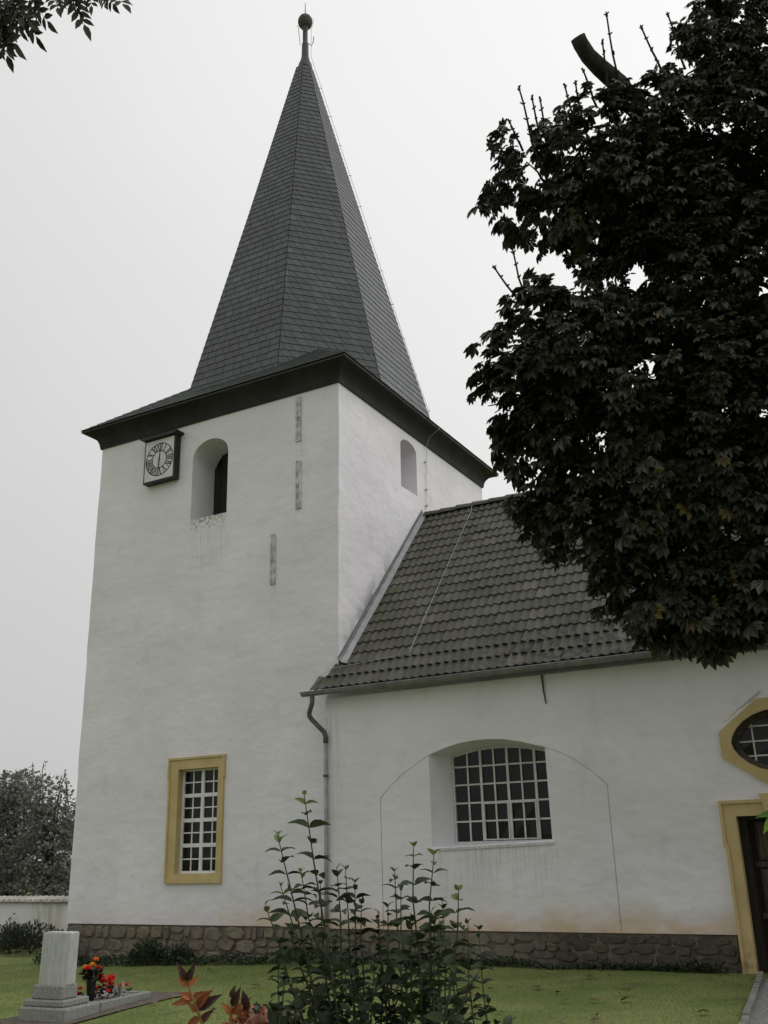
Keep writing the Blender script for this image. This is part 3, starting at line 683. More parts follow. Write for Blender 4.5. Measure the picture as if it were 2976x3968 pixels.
# big barred window
wn_ = MB(); fo2 = fi; c0 = (2.945, 2.7)
fin = [(lerp(p[0], c0[0], .03), lerp(p[1], c0[1], .035)) for p in fi]
wn_.strip([nf(p, FY-.03) for p in fi], [nf(p, FY-.03) for p in fin]); wn_.strip([nf(p, FY-.03) for p in fin], [nf(p, FY+.03) for p in fin])
bw = wn_.build('window', 'offwhite', nave, fix=False); bw['label'] = 'wide arched window with a grid of small dark panes'
MB().add([nf((2.0, 1.9), FY+.06), nf((3.95, 1.9), FY+.06), nf((3.95, 3.7), FY+.06), nf((2.0, 3.7), FY+.06)], [(0, 1, 2, 3)]).build('backing', 'interior', bw, fix=False)
X0, X1 = 2.11, 3.80; nX = 7; xs = [lerp(X0, X1, i/nX) for i in range(nX+1)]; zs = [2.02, 2.34, 2.635, 2.93, 3.225]
def atop(x):   # underside of the window head at the frame
    P = [p for p in fi if p[1] > 3]
    for (xa, za), (xb, zb) in zip(P, P[1:]):
        if xa <= x <= xb: return lerp(za, zb, (x-xa)/(xb-xa)) - .015
    return P[0][1] if x < P[0][0] else P[-1][1]
mb = MB()
for i, x in enumerate(xs[1:-1], 1):
    t_ = .021 if i in (2, 4, 6) else .0135
    mb.box((x-t_, YN+FY-.028, 2.03), (x+t_, YN+FY+.0, atop(x)))
for z in zs[1:]: mb.box((X0-.02, YN+FY-.022, z-.0135), (X1+.015, YN+FY-.006, z+.0135))
mb.build('glazing_bars', 'offwhite', bw)
for (a, b) in ((2, 4), (4, 6)):
    p, q, u, v = xs[a]+.018, xs[b]-.018, 2.035, 2.625
    MB().prism([(p, u), (q, u), (q, v), (p, v)], FY-.045, FY-.012, nf, [[(p+.02, u+.02), (q-.02, u+.02), (q-.02, v-.02), (p+.02, v-.02)]]).build('casement', 'offwhite', bw)
for i in range(nX):
    for j in range(5):
        z0 = zs[j]; tl, tr = (zs[j+1], zs[j+1]) if j < 4 else (atop(xs[i]+.001), atop(xs[i+1]-.001)); e, e2 = rnd(-.004, .004), rnd(-.004, .004)
        MB().add([nf((xs[i], z0), FY+.006+e), nf((xs[i+1], z0), FY+.006-e), nf((xs[i+1], tr), FY+.006+e2), nf((xs[i], tl), FY+.006-e2)], [(0, 1, 2, 3)]).build('pane', 'glass', bw, fix=False)
MB().add([nf((WX0-.03, WZ-.03), -.02), nf((WX1+.03, WZ+.03), -.02), nf((WX1, WZ+.062), .03), nf((WX0, WZ+.002), .03), nf((WX0-.03, WZ-.07), -.012), nf((WX1+.03, WZ-.01), -.012)], [(0, 1, 2, 3), (4, 5, 1, 0)]).build('sill', 'plaster', bw, fix=False)

# oval window over the door
ow = MB().prism(octw, -.03, .03, nf, [vesica(.688, .443)]).build('oval_window', 'yellow', nave); ow['label'] = 'oval window in an octagonal ochre surround'
VI = vesica(.60, .375)
mb = MB().strip([nf(p, .03) for p in VES], [nf(p, .14) for p in vesica(.675, .432)]).strip([nf(p, .14) for p in vesica(.675, .432)], [nf(p, .15) for p in VI]).strip([nf(p, .15) for p in VI], [nf(p, .2) for p in VI])
mb.build('window_frame', 'brown', ow, fix=False)
xs2 = [6.72, 7.05, 7.45, 7.85, 8.2]; zs2 = [2.8, 3.08, 3.285, 3.50, 3.75]; mb = MB()
hz = lambda x: .375*max(0, 1-((x-OC)/.60)**2)**.5
hx = lambda z: .60*max(0, 1-((z-OZ)/.375)**2)**.5
for x in xs2[1:-1]: mb.box((x-.012, YN+.158, OZ-hz(x)), (x+.012, YN+.18, OZ+hz(x)))
for z in zs2[1:-1]: mb.box((OC-hx(z), YN+.160, z-.011), (OC+hx(z), YN+.178, z+.011))
mb.build('glazing_bars', 'offwhite', ow)
for i in range(4):
    for j in range(4):
        a, b, c_, d = xs2[i], xs2[i+1], zs2[j], zs2[j+1]; poly = [p for p in ((a, c_), (b, c_), (b, d), (a, d))]
        e = rnd(-.006, .006); k = [nf(p, .19+(e if n_ % 2 else -e)) for n_, p in enumerate(poly)]
        MB().add(k, [(0, 1, 2, 3)]).build('pane', 'glass', ow, fix=False)

# door
dr = MB().box((6.69, YN+.34, .12), (8.21, YN+.39, 2.26)).build('door', 'door_dark', nave); dr['label'] = 'dark weathered panelled oak door in an ochre stone frame'
so, o2, i2 = surround(6.50, 8.40, .12, 2.472, 6.69, 8.21, .1, 2.252, YN, .028, .62, dr, 'door_surround')
MB().prism(o2, YN-.065, YN-.034, fr, [i2]).build('surround_moulding', 'yellow', dr)
MB().prism([(7.12, 2.24), (7.78, 2.24), (7.85, 2.545), (7.05, 2.545)], YN-.085, YN+.02, fr).build('keystone', 'yellow', dr)
for a_, b_ in ((6.62, 6.80), (8.10, 8.28)): MB().box((a_, YN+.112, .2), (b_, YN+.34, 2.35)).build('door_frame', 'door_dark', dr)
MB().box((6.802, YN+.112, 2.20), (8.098, YN+.34, 2.35)).build('door_head', 'door_dark', dr)
def panel(a, b, c_, d, up=.035):
    q = [(a, c_), (b, c_), (b, d), (a, d)]; f = .05; k = [(a+f, c_+f), (b-f, c_+f), (b-f, d-f), (a+f, d-f)]
    mb = MB().strip([nf(p, .34) for p in q], [nf(p, .325) for p in q]); mb.strip([nf(p, .325) for p in q], [nf(p, .34-up) for p in k]); mb.poly(k, (), lambda p: nf(p, .34-up)); return mb.build('door_panel', 'door', dr, fix=False)
for c_ in (6.86, 7.48):
    panel(c_, c_+.56, 1.66, 2.18); panel(c_, c_+.56, .98, 1.53); panel(c_, c_+.56, .28, .86)
for z in (1.60, .92): MB().box((6.81, YN+.315, z-.035), (8.09, YN+.339, z+.035)).build('door_rail', 'door', dr)
MB().tube([nf((7.38, 1.15), .32), nf((7.38, 1.15), .26), nf((7.27, 1.14), .255)], .012, 6).build('door_handle', 'iron', dr)
st_ = MB().box((6.45, -.62, -.1), (8.45, YN+.38, .205)); tag(st_.build('doorstep', 'kerb'), 'worn grey stone step under the church door', 'step')

# roof of concrete tiles
EY, EZ = -.446, 4.684
RV = V((0, YR-EY, ZR-EZ)); RL = RV.length; RV.normalize(); RN = V((0, -RV.z, RV.y)); ROWS = 19; EX = RL/ROWS
roof = MB().add([(.0, .0, 5.16), (XE+.2, EY+.02, EZ+.0), (XE+.2, YR, ZR-.03), (.0, YR, ZR-.03), (XE+.2, 2*YR-EY, EZ), (0, 2*YR-EY, EZ), (-.2, EY+.03, EZ+.01), (-.2, -.03, 5.12), (0, -.03, 5.12)], [(6, 1, 2, 3, 0, 8, 7), (3, 2, 4, 5)]).build('roof', 'tile_i', nave, fix=False)
roof['label'] = 'steep nave roof of brown wavy concrete tiles'
TWD = .318
# tile: u 0..TWD, v 0..EX*1.25, two rolls
def wave(u):
    p = (u/TWD*2) % 1.; return .029*max(0, math.sin(math.pi*min(1, p/.62)))**1.2 if p < .62 else -.004
us = [TWD*i/14 for i in range(15)]
def tile_verts(umin=0., umax=TWD, cut=EX*1.22):
    U = [u for u in us if umin <= u <= umax]; n = len(U)
    P = [(u, 0, wave(u)+.040) for u in U] + [(u, cut, wave(u)+.006) for u in U] + [(u, 0.002, wave(u)+.012) for u in U]
    F = [(i, i+1, n+i+1, n+i) for i in range(n-1)] + [(2*n+i, 2*n+i+1, i+1, i) for i in range(n-1)] + [(0, n, 2*n), (n-1, 3*n-1, 2*n-1)]
    return P, F
TV, TF = tile_verts(); tme = MB().add(TV, TF).mesh('roof_tile'); tme.materials.append(M['tile'])
BU = V((1, 0, 0)); rest = []
cells = []
for r in range(ROWS):
    v0 = EY + RV.y*EX*r
    xst = -.40 if r == 0 else -.17 if r == 1 else .05
    for c_ in range(int((XE-xst)/TWD)): cells.append((xst + c_*TWD, r))
cells.sort(key=lambda q: (q[0] + (0 if q[1] > 8 else 0)) + .0*q[1])
nt_ = 0
for (x, r) in cells:
    p = V((x, EY, EZ)) + RV*(EX*r + rnd(-.006, .006)) + V((rnd(-.006, .006), 0, 0)) + RN*(rnd(0, .007) + .006 + .006*math.sin(x*.9+1)*math.sin(r*.33) )
    if rnd(0, 1) < .02: p += RV*rnd(-.015, 0) + RN*rnd(0, .012)
    rot = Matrix((BU, RV, RN)).transposed() @ Matrix.Rotation(rnd(-.009, .009), 3, 'Z')
    vis = x < 5.6 - .08*r
    if vis and nt_ < 300: obj_mesh('roof_tile', tme, None, roof, p, rot); nt_ += 1
    else: m4 = rot.to_4x4(); m4.translation = p; rest.append(m4)
sc_ = scatter('roof_tile_courses', TV, TF, rest, 'tile_i', roof)
# two loose terracotta-coloured patches (newer tiles' clips)
# ridge tiles
for i in range(31):
    x0 = .1 + i*.40; mb = MB(); P = []
    for k in range(9):
        a = math.pi*k/8; P.append((math.cos(a)*.15, math.sin(a)*.12))
    z = ZR+.015 + rnd(-.006, .006)
    mb.strip([(x0, YR+p[0]*1.06, z-.03+p[1]*1.1) for p in P], [(x0+.43, YR+p[0]*.94, z-.035+p[1]*.95) for p in P], False)
    mb.strip([(x0, YR+p[0]*1.06, z-.03+p[1]*1.1) for p in P], [(x0, YR+p[0]*.90, z-.03+p[1]*.88) for p in P], False)
    mb.build('ridge_tile', 'tile', roof, fix=False)
# verge flashing against the tower
fl = MB(); A = V((.012, -.03, 5.165)); B = V((.012, YR+.04, ZR+.16))
n_ = 9
lo, up_, wl = [], [], []
for i in range(n_+1):
    q = A.lerp(V((.012, YR+.02, ZR+.03)), i/n_); wv = rnd(-.012, .012)
    lo.append(q + V((.13+wv, 0, .0)) + RN*.055); up_.append(q + V((.03, 0, 0)) + RN*.10); wl.append(V((trx(q.z)+.006, q.y, q.z)) + V((0, 0, .15+wv*.6)))
fl.strip(lo, up_, False); fl.build('flashing', 'zinc_pale', nave, fix=False)
MB().strip(up_, wl, False).build('wall_flashing', 'zinc', nave, fix=False)
MB().tube([p+V((.01, 0, .01)) for p in wl], .014, 5).build('flashing_lip', 'zinc_dark', nave)
# gutter
GY, GZ, GR = -.50, 4.665, .075
mb = MB(); n_ = 8
def gut(x, r, dz=0): return [(x, GY+r*math.cos(math.pi+math.pi*k/n_), GZ+dz+r*math.sin(math.pi+math.pi*k/n_)) for k in range(n_+1)]
def gzz(x): return .0
mb.strip(gut(-.545, GR), gut(XE+.2, GR), False); mb.strip(gut(-.545, GR-.008), gut(XE+.2, GR-.008), False); mb.strip(gut(-.545, GR), gut(-.545, GR-.008), False); mb.poly([(p[1], p[2]) for p in gut(0, GR)], (), lambda p: (-.543, p[0], p[1]))
mb.tube([(-.55, GY-GR, GZ), (XE+.2, GY-GR, GZ)], .012, 6)
gu = mb.build('gutter', 'zinc', nave, fix=False)
for i in range(15):
    x = .25 + i*.87; b = MB(); b.strip(gut(x, GR+.006), gut(x+.03, GR+.006), False); b.box((x, GY+.07, GZ-.02), (x+.03, YN-.0, GZ+.01)); b.build('gutter_bracket', 'zinc', gu, fix=False)
# downpipe: swan neck then straight in the corner
MB().tube([(-.33, GY, GZ-.07), (-.33, GY, GZ-.17), (-.34, GY, GZ-.22), (-.42, GY+.04, GZ-.36), (-.43, GY+.06, GZ-.41), (-.40, GY+.08, GZ-.47), (-.21, -.30, GZ-.70), (-.185, -.285, GZ-.78), (-.185, -.285, GZ-.9)], .045, 10).build('downpipe_elbow', 'zinc_dark', gu, smooth=True)
dp = MB().tube([(-.185, -.285, GZ-.85), (-.185, -.285, .15)], .036, 10).build('downpipe', 'zinc_pale', nave, smooth=True)
for z in (3.2, 1.85): MB().lathe([(.042, -.02), (.05, -.018), (.05, .018), (.042, .02)], (-.185, -.285, z), 10).build('pipe_collar', 'zinc_dark', dp)
MB().tube([nf((3.965, 4.56), -.03), nf((3.975, 4.3), -.03), nf((3.995, 4.09), -.02)], [.018, .014, .010], 6).build('tie_iron', 'iron', nave)
# lightning wire across the tiles
def rp(x, s, h=.085): return V((x, EY, EZ)) + RV*s + RN*h
sy = lambda y: (y-EY)/RV.y
pts = [rp(1.30, RL+.02, .12), rp(1.35, sy(3.4)), rp(1.38, sy(2.2)), rp(1.41, sy(1.0)), rp(1.44, sy(.03)), rp(1.1, sy(-.02)), rp(.5, sy(-.06)), rp(-.12, sy(-.10), .09), rp(-.2, sy(-.2), .1), rp(-.36, sy(-.40), .06)]
MB().tube(pts, .0065, 5).build('roof_wire', 'wire', nave)
mb = MB()
for s in (.8, 1.9, 3.1, 4.4, 5.6): mb.tube([rp(1.40, s, .04), rp(1.40, s, .10)], .012, 4)
mb.build('wire_clip', 'wire', nave)
for (x, s, c_) in ((1.55, 4.55, 'brown leaf on the roof tiles beside the lightning wire'), (2.55, 4.75, 'brown leaf high on the roof tiles nearest the chestnut tree'), (3.4, .35, 'brown leaf on the roof tiles just above the gutter')):
    p = rp(x, s, .06); o = MB().add([(-.04, -.05, 0), (.03, -.06, .01), (.05, .03, .02), (0, .09, 0), (-.05, .04, .012)], [(0, 1, 2, 3, 4)]).build('fallen_leaf', 'fallen', None, origin=(0, 0, 0), fix=False)
    o.location = p; o.rotation_euler = Matrix((BU, RV, RN)).transposed().to_euler(); tag(o, c_, 'leaf', 'fallen leaves on the roof')

# ================================================================== GARDEN WALL
WY = 3.0; gw = thing('garden_wall', (-14, WY, 0), 'low white plastered garden wall with pale tile coping left of the tower', 'wall')
t = NT('garden_plaster', .9, .15); x, y, z = t.xyz()
c = t.mix(t.ramp(t.noise(.9, 5), .35, .65), (.66, .66, .65), (.76, .76, .75))
c = t.mix(t.math('MULTIPLY', t.box(x, -10.9, -9.9, .25), t.ramp(t.noise(5, 5, (1, 1, .3)), .35, .65, 0, .75)), c, (.45, .40, .28))
M['gplaster'] = t.done(c, t.bump(t.noise(6, 5), .4, .03))
MB().box((-26, WY, -.3), (-TW-.002, WY+.3, .92)).build('wall', 'gplaster', gw)
cm = MB(); P = [(math.cos(math.pi*k/6)*.075, math.sin(math.pi*k/6)*.075) for k in range(7)]
cm.strip([(p[0], -.10, p[1]) for p in P], [(p[0], .42, p[1]+.06) for p in P], False); cm.poly(P, (), lambda p: (p[0], -.10, p[1])); cme = cm.mesh('coping_tile'); cme.materials.append(M['coping'])
for i in range(100):
    x = -TW-.12-i*.19
    if x < -25.5: break
    obj_mesh('coping_tile', cme, None, gw, (x, WY, .935), Euler((0, rnd(-.05, .05), rnd(-.03, .03))))
MB().box((-26, WY-.05, .92), (-TW-.003, WY+.34, .945)).build('coping_bed', 'bark', gw)

# ================================================================== GRAVE
GA = R(4)
grave = thing('grave', (-.6, -5.3, gz(-.6, -5.3)), 'pale square grave pillar on a stepped base with a kerbed gravel bed', 'grave')
def gp(p): # local grave coordinates: origin front left corner of base
    x, y, z = p; c_, s_ = math.cos(GA), math.sin(GA); return (-.99 + x*c_ - y*s_, -6.03 + x*s_ + y*c_, z)
def gbox(a, b, name, mat, par, ch=.012, chim=None):
    mb = MB(); mb.box(a, b); me_v = [gp(p) for p in mb.v]; mb.v = me_v; o = mb.build(name, mat, par)
    md = bmesh.new(); md.from_mesh(o.data); bmesh.ops.bevel(md, geom=md.edges[:], offset=ch, segments=1, affect='EDGES'); md.to_mesh(o.data); md.free(); return o
gbox((0, 0, -.1), (.75, .62, .238), 'base', 'gravebase', grave, .02)
gbox((.03, .03, .2385), (.67, .50, .315), 'step', 'gravebase', grave, .015)
gbox((.13, .07, .3155), (.60, .36, .475), 'foot', 'gravebase', grave, .015)
mb = MB(); pil = [(.20, .10), (.60-.055, .10), (.60, .145), (.60, .30), (.20, .30)]
mb.add([gp((x, y, .4755)) for x, y in pil] + [gp((x+.005, y+.005, 1.05)) for x, y in pil] + [gp((lerp(x, .4, .05), lerp(y, .2, .1), 1.066)) for x, y in pil], [(i, (i+1) % 5, 5+(i+1) % 5, 5+i) for i in range(5)] + [(5+i, 5+(i+1) % 5, 10+(i+1) % 5, 10+i) for i in range(5)] + [(10, 11, 12, 13, 14)])
mb.build('pillar', 'gravestone', grave)
gbox((.01, .625, -.1), (.09, 1.62, .232), 'border', 'gravebase', grave); gbox((.67, .625, -.1), (.75, 1.62, .232), 'border', 'gravebase', grave); gbox((.092, 1.54, -.1), (.668, 1.62, .232), 'border', 'gravebase', grave)
mb = MB(); mb.box((.092, .625, -.1), (.668, 1.538, .205)); mb.v = [gp(p) for p in mb.v]; mb.build('gravel_bed', 'gravel', grave)
mats = []
for i in range(900):
    p = gp((rnd(.1, .66), rnd(.64, 1.53), 0.205)); s = rnd(.015, .035); mats.append(Matrix.Translation(p) @ Matrix.Rotation(rnd(0, 6), 4, 'Z') @ Matrix.Diagonal((s, s, s*.7, 1)))
scatter('gravel', pv, [(0,1,2),(0,2,3),(0,3,4),(0,4,1)], mats, 'gravel', grave)

LEAF = [(0, 0, 0), (-.5, .35, .06), (-.38, .72, .04), (0, 1, -.06), (.38, .72, .04), (.5, .35, .06)]
LF = [(0, 5, 4, 3), (0, 3, 2, 1)]
def lmats(n, fn): return [fn() for _ in range(n)]
def leaf_m(pos, tip, nrm, L, W):
    x, y, z = ortho(tip, nrm); m4 = Matrix((x*W, y*L, z*L)).transposed().to_4x4(); m4.translation = pos; return m4
# vase with blooms
vb = V(gp((.42, .80, 0.205))); vase = thing('flower_vase', vb, 'dark grave vase holding yellow, orange and red blooms', 'vase')
MB().lathe([(.002, 0), (.045, 0), (.05, .1), (.062, .22), (.075, .27), (.06, .265)], vb, 14).build('vase', 'vase', vase, smooth=True)
mats = []
for i in range(130):
    a = rnd(0, 6.28); r = .11*math.sqrt(rnd(0, 1)); p = vb + V((r*math.cos(a), r*math.sin(a), .23+rnd(0, .12))); mats.append(leaf_m(p, V((math.cos(a), math.sin(a), .6))+rv(.4), V((0, 0, 1))+rv(.5), .07, .035))
scatter('foliage', LEAF, LF, mats, 'vase', vase, 'stuff', vb)
def bloom(c, r, mat, par, name='bloom', n=26):
    mb = MB()
    for k in range(n):
        a = 2.4*k; e = .15+1.2*k/n; d = V((math.cos(a)*math.cos(e), math.sin(a)*math.cos(e), math.sin(e))); m4 = leaf_m(c, d, V((0, 0, 1))+d*.1+rv(.1), r, r*.75)
        mb.add([m4 @ V(p) for p in LEAF], LF)
    return mb.build(name, mat, par, fix=False)
for (dx, dy, dz, r, mt) in ((-.09, -.03, .37, .062, 'yel_f'), (-.03, .03, .40, .058, 'yel_f'), (.02, -.09, .375, .062, 'red'), (.03, .02, .47, .05, 'ora_f'), (.11, .0, .38, .052, 'red'), (-.13, .02, .345, .045, 'yel_f')):
    bloom(vb+V((dx, dy, dz)), r, mt, vase)
    MB().tube([vb+V((0, 0, .2)), vb+V((dx, dy, dz))], .004, 4).build('stem', 'vase', vase)
# bedding plants
for (u, v_, n, lab) in ((.22, .76, 9, 'small red bedding plant left of the dark vase'), (.46, 1.02, 36, 'largest clump of red flowers right of the dark vase'), (.56, 1.28, 7, 'small red bedding plant at the far end of the grave bed'), (.36, .95, 7, 'low red flowers just behind the dark vase')):
    b = V(gp((u, v_, 0.205))); pt = thing('bedding_plant', b, lab, 'plant', 'red bedding plants on the grave'); mats = []; big = n > 20
    for i in range(45 if big else 22):
        a = rnd(0, 6.28); r = (.13 if big else .09)*math.sqrt(rnd(0, 1)); p = b + V((r*math.cos(a), r*math.sin(a), rnd(.01, .15 if big else .08))); mats.append(leaf_m(p, V((math.cos(a), math.sin(a), .7))+rv(.5), V((0, 0, 1))+rv(.6), .055, .04))
    scatter('foliage', LEAF, LF, mats, 'vase', pt, 'stuff', b)
    for i in range(n):
        a = rnd(0, 6.28); r = (.13 if big else .07)*math.sqrt(rnd(0, 1)); bloom(b + V((r*math.cos(a), r*math.sin(a)*.8, rnd(.09, .26) if big else rnd(.06, .15))), rnd(.034, .05), 'red', pt, 'flower', 11)
b = V(gp((.60, 1.12, 0.205))); pt = thing('silver_plant', b, 'tuft of thin silvery leaves beside the red grave flowers', 'plant'); mats = []
for i in range(26): a = rnd(0, 6.28); mats.append(leaf_m(b+rv(.02), V((math.cos(a)*.45, math.sin(a)*.45, 1)), V((math.cos(a), math.sin(a), 0)), rnd(.12, .24), .012))
scatter('foliage', LEAF, LF, mats, 'silver', pt, 'stuff', b)

# ================================================================== LOW PLANTING AND GRASS
def clump(cx, cy, rx, ry, h, n, L, W):
    ms = []
    for i in range(n):
        a = rnd(0, 6.28); r = math.sqrt(rnd(0, 1)); x, y = cx+rx*r*math.cos(a), cy+ry*r*math.sin(a); z = gz(x, y) + h*math.sqrt(max(0, 1-r*r))*rnd(.2, 1)
        d = V((math.cos(a)*r, math.sin(a)*r, rnd(.2, 1.2))); ms.append(leaf_m((x, y, z), d+rv(.5), V((0, 0, 1))+rv(.8), L*rnd(.6, 1.2), W*rnd(.7, 1.2)))
    return ms
ms = []
for i in range(9000):
    x = rnd(-6.9, 6.3); lim = -.62 if x < .5 else -.42
    if x > 1.2 and rnd(0, 1) < .35: continue
    y = rnd(lim - .10*math.sin(x*2.1) - .03*math.sin(x*7), -.05 if x < -.3 else YN+.02); h = .27 if x < -.2 else .12
    z = gz(x, y) + h*rnd(.0, 1)*(.55+.45*math.sin(x*3.3+1)*math.sin(x*1.3)); ms.append(leaf_m((x, y, z), V((rnd(), rnd(-1, .4), rnd(.1, 1.))), V((0, -.3, 1))+rv(.7), rnd(.03, .07), rnd(.025, .045)))
tag(scatter('ground_cover', LEAF, LF, ms, 'ivy'), 'dark low ground cover growing along the foot of the stone plinth', None, None, 'stuff')
def bush(x, y, rx, ry, h, n, lab, L=.07, W=.04, mat='bush'):
    b = V((x, y, gz(x, y))); t_ = thing('low_bush', b, lab, 'bush')
    scatter('foliage', LEAF, LF, clump(x, y, rx, ry, h, n, L, W), mat, t_, 'stuff', b)
    mb = MB()
    for k in range(5): a = k*1.3; mb.tube([b, b+V((math.cos(a)*rx*.5, math.sin(a)*ry*.5, h*.7))], [.012, .005], 5)
    mb.build('stem', 'bark', t_); return t_
bush(-6.15, -.50, .33, .30, .62, 900, 'dark narrow bush at the left corner of the tower plinth')
bush(-4.05, -.36, .42, .22, .44, 800, 'round dark bush against the middle of the tower plinth', mat='ivy')
bush(-3.3, -.35, .3, .2, .34, 400, 'smaller round bush right of the plinth bush', mat='ivy')
bush(-8.6, 1.0, .9, .6, .62, 1800, 'dark evergreen shrub in front of the garden wall beside the grave pillar', .09, .03)
bush(-9.9, 1.5, .8, .6, .55, 1500, 'dark evergreen shrub at the left frame edge below the garden wall', .09, .03)
bush(-9.15, .9, .16, .16, .80, 420, 'small pointed conifer rising between the two dark shrubs', .08, .02)
# grass blades
BL = [(-.5, 0, 0), (.5, 0, 0), (.1, .3, 1.)]
def blades(n, x0, x1, y0, y1):
    ms = []
    for i in range(n):
        x, y = rnd(x0, x1), rnd(y0, y1)
        if x > kx(y)-.02 or (-1.05 < x < -.1 and -6.1 < y < -4.4) : continue
        if y > -.55 and x < .5 : continue
        a = rnd(0, 6.28); h = rnd(.014, .034); c_, s_ = math.cos(a), math.sin(a)
        m4 = Matrix(((c_*.007, -s_*h*.9, 0, x), (s_*.007, c_*h*.9, 0, y), (0, 0, h, gz(x, y)-.003), (0, 0, 0, 1))); ms.append(m4)
    return ms
ms = blades(60000, -7.5, 7.2, -7.2, -.35)
tag(scatter('grass', BL, [(0, 1, 2)], ms, 'grass'), 'short grass blades of the churchyard lawn', None, None, 'stuff')
fl_me = MB().add([(-.03, -.05, 0), (.03, -.05, .01), (.05, .0, .018), (.03, .06, .006), (0, .09, .0), (-.04, .04, .02), (-.05, 0, .008)], [(0, 1, 2, 3, 4, 5, 6)]).mesh('fallen_leaf'); fl_me.materials.append(M['fallen'])
for i in range(46):
    x, y = rnd(-2., 6.5), rnd(-6.2, -.9)
    if i > 28: x, y = rnd(3.5, 6.8), rnd(-5., -.8)
    o = obj_mesh('fallen_leaf', fl_me, None, None, (x, y, gz(x, y)+.035), Euler((rnd(-.3, .3), rnd(-.3, .3), rnd(0, 6)))); s = rnd(.6, 1.1); o.scale = (s, s, s)
    tag(o, 'small brown fallen leaf lying on the lawn', 'leaf', 'fallen leaves on the lawn')

# ================================================================== TREES
def chain(p, q, n=6, sag=0., wob=.06):
    p, q = V(p), V(q); L = (q-p).length; return [p.lerp(q, i/n) + V((0, 0, sag*math.sin(math.pi*i/n))) + (rv(wob*L*.3) if 0 < i < n else V((0, 0, 0))) for i in range(n+1)]
# --- horse chestnut, right
def palm(nl=7):
    vs, fs = [], []
    for k in range(nl):
        a = R(-105 + 210*k/(nl-1)); L = (1. - .45*abs((k-(nl-1)/2)/((nl-1)/2))**1.3); w = .195*L
        c_, s_ = math.cos(a), math.sin(a); b = len(vs)
        for (u, v_, h) in ((0, .02, 0), (-w*.5, L*.4, .01), (-w*1.15, L*.72, -.12), (0, L, -.38), (w*1.15, L*.72, -.12), (w*.5, L*.4, .01)):
            vs.append((u*c_ + v_*s_, -u*s_ + v_*c_, h*L))
        fs += [(b, b+5, b+4, b+3), (b, b+3, b+2, b+1)]
    return vs, fs
PV, PF = palm()
LOB = [(6.92,-7.12,8.37,.67),(7.4,-6.84,8.94,.60),(7.45,-6.49,8.45,.74),(6.69,-7.0,6.55,.69),(6.94,-6.59,7.0,.66),(6.5,-6.95,6.16,.51),(6.84,-6.46,6.02,.89),(6.6,-6.52,5.24,.51),(6.93,-6.19,4.84,.60),(7.27,-6.01,4.26,.52),(7.7,-5.84,4.14,.54),(8.15,-5.63,4.21,.60),(7.33,-6.01,5.56,.94),(7.8,-5.96,7.6,.94),(7.63,-5.99,6.53,.96),(8.04,-6.28,9.32,.52),(8.54,-6.06,10.08,.51),(9.0,-5.68,10.64,.68),(8.58,-5.75,9.04,.91),(8.53,-5.46,7.63,1.0),(8.21,-5.48,6.06,1.05),(7.93,-5.64,5.15,.90),(7.74,-6.31,8.4,.64),(9.23,-5.44,9.16,1.01),(8.71,-5.2,6.04,1.2),(8.42,-5.38,4.55,.88),(8.14,-5.8,8.57,.81),
       (9.6,-4.6,7.5,1.5),(9.9,-4.2,9.6,1.5),(9.4,-4.4,5.6,1.3),(10.8,-4.4,8.5,1.7),(10.6,-4.6,6.2,1.5),(9.8,-4.6,11.2,1.4),(9.1,-5.0,4.7,.9)]
TB = V((10.1, -4.3, gz(10, -4)))
ch = thing('chestnut_tree', TB, 'large dark horse chestnut hanging over the nave roof with a sawn-off limb', 'tree')
trunk = MB().tube([TB-V((0, 0, .2)), TB+V((0, 0, .3)), TB+V((-.02, 0, 2)), TB+V((-.1, -.1, 4.5)), TB+V((-.2, -.15, 7)), TB+V((-.25, -.2, 9.5)), TB+V((-.2, -.3, 11.6))], [.52, .40, .34, .30, .24, .16, .07], 14).build('trunk', 'bark', ch, smooth=True)
spine = lambda z: V((10.1 - .1*min(z, 5)/5 - .1*min(max(z-5, 0), 4)/4, -4.35, z))
mb = MB()
for i, (x, y, z, r) in enumerate(LOB):
    c_ = V((x, y, z)); s_ = spine(max(2.2, z - .9*math.hypot(x-10.1, y+4.3)*.55))
    rr = .055+.035*r; mb.tube(chain(s_, c_, 7, .18, .10), [rr*(1-.11*k) for k in range(8)], 7)
    for k in range(5): d = rv(1.); mb.tube(chain(c_ - d*.1, c_ + d.normalized()*r*.9, 3, 0, .15), [.02, .015, .01, .005], 5)
mb.build('branches', 'bark', ch, smooth=True)
# sawn-off limb
mb = MB().tube([spine(7.0), (9.1, -5.2, 8.0)] + [(7.821, -6.302, 9.389), (7.693, -6.849, 9.524), (7.576, -7.115, 9.578), (7.509, -7.245, 9.659), (7.474, -7.354, 9.734), (7.46, -7.41, 9.794)], [.17, .14, .115, .095, .088, .084, .082, .076], 12)
mb.v = [tuple(V(p)+rv(.008)) for p in mb.v]
mb.build('sawn_limb', 'bark', ch, smooth=True)
def shoot(p, q):
    mb = MB(); p, q = V(p), V(q); mb.tube(chain(p, q, 4, 0, .05), [.014, .012, .011, .010, .009], 5)
    for k in range(1, 5):
        c_ = p.lerp(q, k/4.0); d = V((rnd(), rnd(), .6)).normalized()
        for s_ in (1, -1): mb.tube([c_, c_+V((d.x*s_, d.y*s_, .5))*.035], [.011, .008], 4)
    mb.tube([q-(q-p).normalized()*.02, q+(q-p).normalized()*.03], [.016, .006], 5)
    return mb.build('shoot', 'bark', ch)
